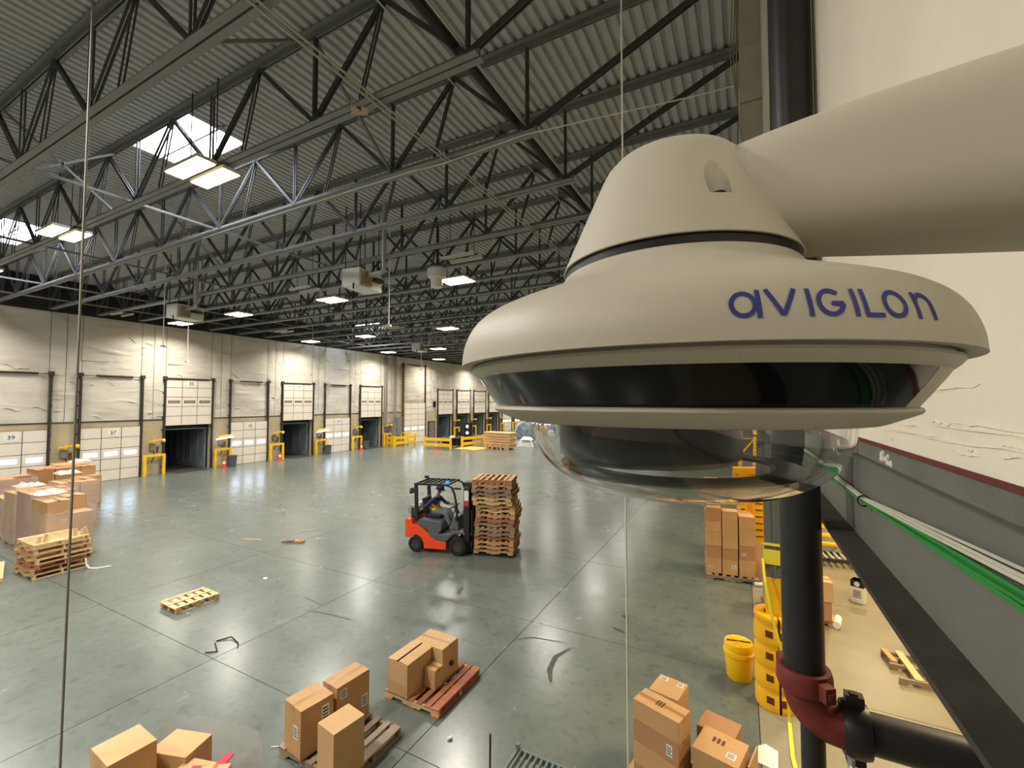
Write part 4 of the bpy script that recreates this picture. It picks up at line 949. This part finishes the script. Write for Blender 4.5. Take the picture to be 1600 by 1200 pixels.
# ------------------------------------------------------------------ wrapped carton loads at the left
LOADS = [(-18.0, 5.45), (-19.45, 5.5), (-20.9, 5.6), (-22.4, 5.7), (-23.9, 5.8), (-22.15, 6.98), (-23.6, 7.05), (-25.1, 7.15), (-26.0, 8.4), (-27.5, 8.5)]
LN = ['nearest wrapped load', 'wrapped load behind the nearest', 'third wrapped load, front line', 'fourth wrapped load, front line', 'last wrapped load, front line', 'first wrapped load, middle line', 'second wrapped load, middle line', 'third wrapped load, middle line', 'first wrapped load, back line', 'second wrapped load, back line']
for i, (x, y) in enumerate(LOADS):
    q = random.Random(40 + i); a = q.uniform(-5, 5)
    put_pallet(x, y, 0, R(a), i % 2, 'wooden pallet under the %s' % LN[i], 'pallets under the carton loads')
    z = PH; lay = 4 if i not in (3, 6) else 3; hh = (.40, .42, .38)[i % 3] * (1.05 if i in (7, 8) else 1)
    for k in range(lay):
        for u in (-1, 1):
            for v in (-1, 1):
                top = k == lay - 1; ca, sa = math.cos(R(a)), math.sin(R(a)); lx, ly = u * .305, v * .26
                if top and q.random() < .12: continue
                put(x + lx * ca - ly * sa, y + lx * sa + ly * ca, z, a + q.uniform(-1, 1), (.595, .50, hh - .004), 'brown %s box in the %s layer of the %s' % ({(1, -1): 'front', (1, 1): 'right', (-1, -1): 'left', (-1, 1): 'rear'}[(u, v)], ('bottom', 'second', 'third', 'fourth')[k], LN[i]), 'boxes of the %s' % LN[i], cm=(0, 2, 0)[i % 3], tape_=1 if top else 0,
                    open_=top and i in (0, 1, 3, 5, 7) and (u, v) in ((1, -1), (-1, 1)), lab=[('+x', .2, .6, .12, .08, 'L')] if (u == 1 and v == -1 and k in (1, 2) and i == 0) else None)
        z += hh
    if i in (0, 1, 2, 3, 4, 5): film_shell(x, y, 1.36, 1.19, .1, z + .03 if i else z - .3, R(a), 'clear stretch film round the %s' % LN[i], 60 + i)
for i, (x, y, z, l) in enumerate([(-18.3, 5.2, 1.86, 'crumpled clear film on top of the nearest wrapped load'), (-21.0, 5.5, 1.80, 'crumpled clear film on top of the third wrapped load'), (-22.4, 6.9, 1.90, 'crumpled clear film on the first load of the middle line'), (-25.9, 8.3, 1.95, 'crumpled clear film on the first load of the back line')]):
    q = random.Random(80 + i); vs = []; fs = []
    for a in range(7):
        for b in range(7): vs.append((x + (a - 3) * .13 + q.uniform(-.04, .04), y + (b - 3) * .11 + q.uniform(-.04, .04), z + q.uniform(.0, .14) * (1 if 0 < a < 6 and 0 < b < 6 else .15)))
    for a in range(6):
        for b in range(6): fs.append((a * 7 + b, a * 7 + b + 1, (a + 1) * 7 + b + 1, (a + 1) * 7 + b))
    tag(MB().add(vs, fs).build('film_scrap', mat('white_film', (222, 220, 214), .25, alpha=.55)), l, 'film')
# leaning stack of empty pallets in front of them
for k in range(7):
    q = random.Random(k + 3)
    put_pallet(-16.75 + q.uniform(-.06, .06), 4.92 + q.uniform(-.04, .04), .1285 * k, R(2 + q.uniform(-3, 3)), (1, 0, 2, 1, 0, 1, 1)[k], 'empty pallet in the short stack before the wrapped cartons, %s from the floor' % ORD[k], 'short pallet stack', L=1.2, W=1.1)
m = MB()
for k, (y, h) in enumerate([(4.5, .16), (4.62, .2), (5.2, .2), (5.35, .14), (5.42, .2)]): m.box((-16.3, y, .90 + h / 2), (.04, .07, h), .2, R(8 * (k - 2)))
tag(m.build('stake_pieces', m_wood[1]), 'pale upright board ends on the short pallet stack', 'boards')
tag(MB().box((-17.65, 4.15, .05), (1.8, .14, .09), R(-14)).build('plank', m_wood[1]), 'long pale plank lying at the left edge beside the pallet stack', 'plank')
tag(MB().tube([(-16.05, 5.35, .3), (-16.02, 5.36, .12), (-15.95, 5.4, .02), (-15.8, 5.5, .01), (-15.6, 5.75, .02)], .02, 5).build('strap_end', m_label), 'white strap hanging from the short pallet stack', 'strap')
# ------------------------------------------------------------------ far goods
t = empty('crate_stack', (-20.9, 37.3, 0), R(-7), 'stack of flat wooden crates far down the hall beside the wrapped roll', 'crates')
for k in range(3):
    z = .16 + k * .5
    MB().b2((-1.55, -.55, z), (1.55, .55, z + .34)).build('crate', m_wood[0], t); MB().b2((-1.6, -.6, z + .34), (1.6, .6, z + .44)).build('crate_lid', m_wood[1], t)
for x in (-1.3, -.5, .5, 1.3): MB().b2((x - .12, -.62, 0), (x + .12, -.5, .5)).build('crate_foot', m_wood[0], t)
for x in (-1.1, 0, 1.1): MB().b2((x - .1, -.5, 0), (x + .1, .5, .16)).build('bearer', m_wood[0], t)
tag(MB().box((-23.2, 36.0, .03), (2.6, 2.4, .05), R(-8)).build('plywood_sheet', mat('plywood', (214, 172, 96), .7, var=.1)), 'yellowish plywood sheet on the floor left of the crates', 'sheet')
tag(MB().box((-22.9, 38.6, .3), (2.0, .12, .6), R(-8)).build('panel_board', m_wood[0]), 'brown board standing left of the crate stack', 'board')
t = empty('wrapped_roll', (-20.3, 42.2, 1.25), R(20), 'huge blue-grey film wrapped roll standing on edge', 'roll')
MB().lathe([(0, 0), (.3, -.01), (1.12, 0), (1.2, .06), (1.22, .4), (1.2, .84), (1.12, .9), (0, .9)], 48).build('core', mat('blue_grey_film', (88, 108, 124), .25, var=.5, scale=2.2, bump=1, bscale=5, rgb2=(150, 166, 178)), t, smooth=50).rotation_euler = (R(90), 0, 0)
MB().lathe([(1.19, -.02), (1.26, .0), (1.26, .9), (1.19, .92)], 48).build('white_edge_wrap', m_label, t, smooth=50).rotation_euler = (R(90), 0, 0)
tag(MB().box((-19.6, 40.3, .35), (1.5, .8, .7), R(-5), taper=.7).box((-19.3, 40.0, .85), (1.2, .6, .3), R(-5), taper=.6).build('film_heap', m_label), 'heap of crumpled white film before the wrapped roll', 'film')
tag(MB().box((-17.6, 42.4, .25), (2.0, 1.0, .14)).box((-17.6, 42.4, .09), (1.8, .9, .18)).box((-17.6, 42.4, .42), (1.9, .9, .2)).build('board_bundle', m_wood[3]), 'flat board bundle to the right of the wrapped roll', 'boards')
# ------------------------------------------------------------------ unit heaters, horn, poles, sign
def heater(x, y, z, rz, label, sc=1):
    t = empty('unit_heater', (x, y, z), rz, label, 'heater', 'unit heaters')
    MB().b2((-.36, -.6, 0), (.36, .6, .62)).build('case', m_white, t, bevel=.02)
    MB().b2((-.1, -.615, .1), (.1, -.6, .16)).build('name_badge', m_ink, t)
    MB().lathe([(.0, 0), (.24, 0), (.26, .02), (.26, .1), (.22, .1), (.2, .03), (0, .03)], 20).build('fan_ring', m_dark, t).location = (.36, .25, .3)
    t.children[-1].rotation_euler = (0, R(90), 0)
    MB().b2((.36, -.5, .05), (.5, -.1, .5)).build('burner_box', mat('burner_tan', (148, 130, 100), .6), t)
    MB().tube([(.45, -.3, .4), (.75, -.3, .42), (1.0, -.3, .44), (1.08, -.3, .5), (1.1, -.3, .62), (1.1, -.3, ROOFZ - z)], .075, 10).build('flue_pipe', m_galv, t, smooth=True)
    m = MB()
    for u in (-.3, .3):
        for v in (-.5, .5): m.b2((u - .012, v - .012, .62), (u + .012, v + .012, ROOFZ - z))
    m.build('hanger_rod', m_dark, t)
heater(-11.6, 10.9, 8.45, R(8), 'white unit heater with elbow flue hanging from the joists in mid hall')
heater(-22.6, 10.7, 8.35, R(8), 'white unit heater hanging near the dock wall at the left')
heater(-22.9, 27.6, 8.6, R(8), 'small far white unit heater deep in the hall')
t = empty('hanging_speaker', (-9.2, 11.95, 8.5), 0, 'white bell-shaped loudspeaker hanging between the heater and a lit fixture', 'speaker')
MB().lathe([(0, 0), (.2, 0), (.2, .3), (.3, .34), (.31, .62), (.22, .7), (.05, .74), (0, .74)], 20).build('bell', m_white, t, smooth=50); MB().cyl((0, 0, .72), (0, 0, 2.79), .02, 6).build('stem', m_dark, t)
for i, (x, y, zb, zt, l) in enumerate([(-23.6, 10.3, 7.15, 9.5, 'white hanging pole with disc below the left unit heater'), (-26.5, 12.7, 6.75, 8.7, 'shorter white hanging pole right of the left unit heater'), (-29.0, 22.4, 6.6, 9.0, 'white hanging pole in front of the wall above door thirty-one'), (-11.5, 12.1, 7.4, 8.6, 'white hanging pole below the mid hall heater'), (-24.3, 29.5, 7.3, 9.3, 'white hanging pole below the far heater')]):
    t = empty('drop_pole', (x, y, 0), 0, l, 'pole', 'white drop poles')
    MB().cyl((0, 0, zb), (0, 0, ROOFZ), .022, 6).build('tube', m_white, t); MB().cyl((0, 0, zb - .05), (0, 0, zb + .02), .11, 10).build('disc', m_white, t)
t = empty('hanging_sign', (-5.55, 5.10, CHORDZ + .06), 0, 'small tan number sign fixed under the second joist', 'sign')
MB().box((0, 0, -.08), (.26, .03, .19), R(38), R(24)).build('board', mat('sign_tan', (206, 192, 168), .6), t); text('4', .16, (.012, -.02, -.09), (R(114), 0, R(38)), m_ink, t); MB().box((.06, .1, -.0), (.2, .2, .1)).build('bracket', m_wood[2], t)

# ------------------------------------------------------------------ forklift
m_or = mat('forklift_orange', (232, 72, 22), .35, coat=.4)
m_fg = mat('forklift_grey', (84, 90, 92), .45); m_fk = mat('forklift_black', (34, 35, 37), .5); m_hub = mat('hub_dark', (58, 54, 50), .6)
fk = empty('forklift', (-8.36, 11.29, 0), R(13.2), 'orange and grey counterbalance forklift carrying a tall pallet stack', 'forklift')
def rounded(o, w): b = o.modifiers.new('bevel', 'BEVEL'); b.width = w; b.segments = 2; b.limit_method = 'ANGLE'; return o
side = [(-.98, .42), (-.98, .98), (-.84, 1.0), (-.78, .82), (-.60, .80), (-.44, .70), (-.31, .6), (-.17, .48), (-.04, .40), (.31, .37), (.31, .14), (-.42, .12), (-.44, .30), (-.52, .44), (-.64, .51), (-.80, .50), (-.92, .42)]
rounded(MB().prism(side, -.52, .52).build('body_shell', m_or, fk), .02)
rounded(MB().prism([(-1.06, .40), (-1.08, .95), (-1.0, 1.02), (-.86, 1.02), (-.84, .45)], -.50, .50).build('counterweight', m_or, fk), .04)
rounded(MB().prism([(-.66, .80), (-.70, .92), (-.55, 1.0), (.10, .96), (.16, .9), (.12, .66), (-.02, .5), (-.20, .52), (-.34, .66), (-.5, .76)], -.47, .47).build('engine_hood', m_fg, fk), .03)
rounded(MB().prism([(-.30, .60), (-.04, .41), (.31, .38), (.40, .50), (.56, .62), (.80, .66), (.90, .60), (.92, .66), (.80, .72), (.58, .72), (.50, .80), (.46, .62), (.10, .58), (-.1, .62)], -.53, .53).build('step_fender', m_fg, fk), .015)
rounded(MB().prism([(.42, .55), (.46, 1.02), (.56, 1.16), (.66, 1.12), (.70, .60)], -.45, .45).build('dashboard', m_fg, fk), .03)
MB().bar((.55, -.02, 1.05), (.40, -.02, 1.32), .07, .07).build('steering_column', m_fk, fk)
wh = MB().lathe([(.16 + .016 * math.cos(a), .016 * math.sin(a)) for a in [R(x) for x in range(0, 361, 45)]], 24).b2((-.16, -.012, -.01), (.16, .012, .01)).build('steering_wheel', m_fk, fk, smooth=True); wh.location = (.39, -.02, 1.34); wh.rotation_euler = (0, R(-30), 0)
rounded(MB().box((-.24, 0, 1.04), (.50, .5, .10)).build('seat_cushion', m_fk, fk), .03)
rounded(MB().box((-.52, 0, 1.30), (.12, .48, .56), ry=R(-12)).build('seat_back', m_fk, fk), .03)
MB().cyl((-.86, -.38, 1.22), (-.86, .38, 1.22), .16, 18).build('gas_tank', mat('tank_silver', (170, 172, 172), .35, metal=.6), fk, smooth=40)
MB().b2((-.98, -.25, 1.0), (-.74, .25, 1.07)).b2((-.90, -.40, 1.0), (-.82, -.34, 1.3)).build('tank_bracket', m_fk, fk)
for s in (-1, 1):
    MB().bar((-.68, s * .47, .95), (-.72, s * .45, 2.03), .07, .10).build('rear_pillar', m_fk, fk)
    MB().tube([(.62, s * .46, 1.02), (.64, s * .46, 1.35), (.55, s * .45, 1.8), (.45, s * .45, 2.0), (.3, s * .45, 2.05)], .035, 8).build('front_pillar', m_fk, fk, smooth=True)
    MB().bar((-.76, s * .46, 2.05), (.36, s * .46, 2.06), .06, .06).build('roof_rail', m_fk, fk)
for k in range(7): MB().bar((-.7 + k * .17, -.44, 2.06), (-.7 + k * .17, .44, 2.06), .035, .05).build('roof_bar', m_fk, fk)
def wheel(x, y, r, wd):
    prof = [(r * .55, -wd * .5), (r * .9, -wd * .5), (r, -wd * .35), (r, wd * .35), (r * .9, wd * .5), (r * .55, wd * .5)]
    o = MB().lathe(prof, 28).build('tyre', m_rubber, fk, smooth=40); o.location = (x, y, r); o.rotation_euler = (R(90), 0, 0)
    h = MB().lathe([(0, -wd * .42), (r * .2, -wd * .46), (r * .24, -wd * .38), (r * .5, -wd * .34), (r * .56, -wd * .45), (r * .56, wd * .45), (0, wd * .4)], 20).build('wheel_hub', m_hub, o, smooth=40)
for s in (-1, 1): wheel(-.69, s * .44, .245, .2); wheel(.69, s * .47, .275, .24)
MB().cyl((-.69, -.4, .245), (-.69, .4, .245), .06, 8).cyl((.69, -.4, .275), (.69, .4, .275), .07, 8).build('axle', m_fk, fk)
for s in (-1, 1):
    MB().b2((.86, s * .34 - .05, .08), (1.0, s * .34 + .05, 1.98)).build('mast_rail', m_fk, fk)
    MB().b2((1.0, s * .26 - .04, .1), (1.07, s * .26 + .04, 1.9)).build('inner_mast', m_fk, fk)
    MB().cyl((.90, s * .2, .2), (.90, s * .2, 1.85), .035, 8).build('lift_cylinder', m_fk, fk)
    MB().b2((1.10, s * .26 - .06, .03), (2.25, s * .26 + .06, .07)).b2((1.10, s * .26 - .06, .03), (1.14, s * .26 + .06, .6)).build('fork', m_fk, fk)
for z in (.2, .95, 1.9): MB().b2((.88, -.38, z), (1.0, .38, z + .1)).build('mast_crossbar', m_fk, fk)
MB().b2((1.06, -.45, .3), (1.12, .45, .42)).b2((1.06, -.45, .6), (1.12, .45, .70)).build('fork_carriage', m_fk, fk)
m = MB()
for k in range(7): m.b2((1.07, -.42 + k * .14 - .012, .7), (1.10, -.42 + k * .14 + .012, 1.3))
m.b2((1.07, -.45, 1.3), (1.10, .45, 1.34)).build('load_backrest', m_fk, fk)
MB().b2((.84, -.45, .42), (1.02, -.39, 1.98)).build('mast_cover', m_fk, fk)
MB().b2((.86, -.46, 1.62), (1.0, -.45, 1.92)).build('white_notice', m_white, fk); MB().b2((.86, -.46, 1.46), (1.0, -.45, 1.61)).build('red_notice', mat('red_notice', (206, 40, 60), .5), fk)
MB().box((-.86, -.38, 1.84), (.16, .1, .12)).cyl((-.94, -.38, 1.8), (-.78, -.38, 1.8), .08, 10, .04).build('work_lamp', m_fk, fk); MB().box((-.72, .3, 2.14), (.12, .08, .08)).build('rear_beacon', m_fk, fk)
MB().lathe([(0, .1), (.05, .09), (.07, .04), (.07, 0), (0, 0)], 14).build('blue_spotlight', mat('blue_lamp', (60, 120, 230), .3, emit=1.2), fk, smooth=True).location = (.30, -.40, 2.08)
MB().box((.60, -.36, 1.95), (.2, .1, .05)).box((.9, -.1, 2.06), (.3, .3, .12)).build('hose_pulley', m_fk, fk)
MB().tube([(.5, -.4, 1.2), (.62, -.42, 1.42), (.58, -.44, 1.6)], .02, 6).build('mirror_stalk', m_fk, fk); MB().box((.57, -.46, 1.62), (.05, .04, .12)).build('mirror', m_galv, fk)
MB().b2((-1.085, -.3, .6), (-1.075, .3, .75)).build('rear_plate', m_white, fk)
# pallet stack on the forks
sx, sy, sa = -6.73, 11.85, 17.0
for k in range(17):
    q = random.Random(100 + k); z = .075 + .1285 * k
    off = (.0, .01, .02, -.01, .0, .02, -.03, .03, .05, .02, .0, -.06, -.08, -.02, -.06, -.08, -.07)[k]; dv = (0, 0, .02, .04, .0, .02, .05, .05, .1, .15, .12, .08, .02, .0, -.02, 0, 0)[k]
    ca, s_ = math.cos(R(sa)), math.sin(R(sa))
    put_pallet(sx + off * ca - dv * s_, sy + off * s_ + dv * ca, z, R(sa + q.uniform(-2.5, 2.5)), (0, 0, 0, 2, 3, 3, 3, 2, 0, 1, 0, 1, 1, 3, 3, 0, 2)[k], 'stacked pallet on the forklift forks, %s' % (('%s from the bottom' % ORD[k]) if k < 14 else ('topmost', 'second from the top', 'third from the top')[16 - k]), 'pallet stack on the forks', wb_=(0, 2, 0, 0, 3, 0, 3, 2, 0, 1, 1, 1, 1, 0, 3, 0, 0)[k], L=1.2, W=1.05 + .04 * (k % 3))
# ------------------------------------------------------------------ driver
def skin(name, pts, edges, m, parent, sub=2):
    me = bpy.data.meshes.new(name); me.from_pydata([p[:3] for p in pts], edges, []); me.materials.append(m)
    o = bpy.data.objects.new(name, me); COL.objects.link(o); o.parent = parent
    s = o.modifiers.new('skin', 'SKIN'); s.use_smooth_shade = True
    ly = me.skin_vertices[0].data if me.skin_vertices else None
    if ly is None:
        bm = bmesh.new(); bm.from_mesh(me); bm.verts.layers.skin.verify(); bm.to_mesh(me); bm.free(); ly = me.skin_vertices[0].data
    for i, p in enumerate(pts): ly[i].radius = (p[3], p[4] if len(p) > 4 else p[3]); ly[i].use_root = (i == 0)
    b = o.modifiers.new('sub', 'SUBSURF'); b.levels = sub; b.render_levels = sub
    return o
m_skin = mat('skin', (150, 108, 84), .6); m_navy = mat('navy_shirt', (36, 52, 84), .8); m_vest = mat('hi_vis_orange', (240, 140, 50), .6); m_lime = mat('hi_vis_lime', (214, 230, 40), .6); m_jean = mat('grey_jeans', (104, 112, 124), .8); m_boot = mat('tan_boot', (150, 104, 62), .7)
pr = empty('person', (-8.36, 11.29, 0), R(13.2), 'person in orange vest and dark helmet driving the forklift', 'person')
body = [(-.28, 0, 1.17, .13, .10), (-.26, 0, 1.34, .13, .10), (-.23, 0, 1.50, .15, .10), (-.21, 0, 1.60, .06, .06), (-.16, 0, 1.70, .055, .055), (-.12, 0, 1.80, .09, .075), (-.13, 0, 1.88, .07, .06),
        (-.24, -.19, 1.55, .055), (-.40, -.33, 1.40, .045), (-.55, -.40, 1.28, .036), (-.62, -.42, 1.25, .03),
        (-.22, .19, 1.55, .055), (-.02, .24, 1.36, .045), (.22, .14, 1.36, .036), (.30, .10, 1.37, .03),
        (-.26, -.10, 1.14, .10), (.14, -.15, 1.14, .075), (.26, -.16, .86, .05), (.30, -.16, .76, .042), (-.26, .10, 1.14, .10), (.14, .15, 1.14, .075), (.26, .16, .86, .05), (.30, .16, .76, .042)]
skin('body', body, [(0, 1), (1, 2), (2, 3), (3, 4), (4, 5), (5, 6), (2, 7), (7, 8), (8, 9), (9, 10), (2, 11), (11, 12), (12, 13), (13, 14), (0, 15), (15, 16), (16, 17), (17, 18), (0, 19), (19, 20), (20, 21), (21, 22)], m_skin, pr)
skin('shirt', [(-.27, 0, 1.24, .15, .12), (-.25, 0, 1.36, .15, .12), (-.23, 0, 1.51, .165, .115), (-.21, 0, 1.585, .075), (-.24, -.19, 1.55, .068), (-.40, -.33, 1.40, .06), (-.53, -.39, 1.29, .05), (-.22, .19, 1.55, .068), (-.02, .24, 1.36, .06), (.18, .16, 1.36, .05)], [(0, 1), (1, 2), (2, 3), (2, 4), (4, 5), (5, 6), (2, 7), (7, 8), (8, 9)], m_navy, pr)
skin('safety_vest', [(-.28, 0, 1.22, .175, .14), (-.255, 0, 1.36, .17, .138), (-.23, 0, 1.53, .178, .125)], [(0, 1), (1, 2)], m_vest, pr)
MB().lathe([(.188, -.03), (.196, 0), (.19, .07), (.184, .08)], 20).build('vest_hem', m_lime, pr, (-.28, 0, 1.2)).scale = (.85, 1, 1)
skin('trousers', [(-.28, 0, 1.16, .14, .12), (-.26, -.10, 1.15, .115), (.14, -.15, 1.15, .088), (.26, -.16, .86, .068), (.29, -.16, .79, .062), (-.26, .10, 1.15, .115), (.14, .15, 1.15, .088), (.26, .16, .86, .068), (.29, .16, .79, .062)], [(0, 1), (1, 2), (2, 3), (3, 4), (0, 5), (5, 6), (6, 7), (7, 8)], m_jean, pr)
for s in (-1, 1):
    skin('boot', [(.30, s * .16, .76, .055), (.32, s * .16, .69, .055, .05), (.42, s * .165, .685, .042, .045)], [(0, 1), (1, 2)], m_boot, pr)
    h0 = Vector((-.62, -.42, 1.25)) if s < 0 else Vector((.30, .10, 1.37)); dr = (Vector((-.62, -.42, 1.25)) - Vector((-.55, -.40, 1.28))).normalized() if s < 0 else Vector((.85, -.4, .05)).normalized(); sd_ = dr.cross(Vector((0, 0, 1))).normalized()
    hp = [(*h0, .03), (*(h0 + dr * .07), .036, .018)]; he = [(0, 1)]
    for f_ in range(4):
        b0_ = h0 + dr * .1 + sd_ * (.024 * (f_ - 1.5)); L = (.06, .075, .07, .055)[f_]
        hp += [(*b0_, .010), (*(b0_ + dr * L * .6 - Vector((0, 0, .015))), .009), (*(b0_ + dr * L * .8 - Vector((0, 0, .045))), .008)]; n = len(hp); he += [(1, n - 3), (n - 3, n - 2), (n - 2, n - 1)]
    th_ = h0 + dr * .05 + sd_ * .045; hp += [(*th_, .011), (*(th_ + dr * .045 - Vector((0, 0, .02))), .009)]; n = len(hp); he += [(0, n - 2), (n - 2, n - 1)]
    skin('hand', hp, he, m_skin, pr, 1)
hm = MB().lathe([(.155, 0), (.128, .015), (.122, .07), (.09, .125), (.04, .15), (0, .155)], 24).build('helmet', mat('dark_blue_helmet', (34, 52, 86), .35), pr, (-.115, 0, 1.83), smooth=40); hm.rotation_euler.y = R(8)
MB().b2((-.02, -.06, -.012), (.19, .06, .004)).build('helmet_brim', MATS['dark_blue_helmet'], hm)
for s in (-1, 1):
    MB().lathe([(0, .012), (.008, .010), (.012, 0)], 10).build('eye', m_ink, pr, (-.035, s * .032, 1.805)).rotation_euler = (0, R(90), 0)
    MB().lathe([(0, .02), (.02, .015), (.028, 0)], 10).build('ear', m_skin, pr, (-.125, s * .085, 1.79)).rotation_euler = (R(-90 * s), 0, 0)
MB().box((-.022, 0, 1.775), (.04, .03, .045), ry=R(20), taper=.5).build('nose', m_skin, pr); MB().box((-.034, 0, 1.735), (.012, .045, .01)).build('mouth', mat('lip', (120, 70, 62), .6), pr)
bpy.context.view_layer.update()
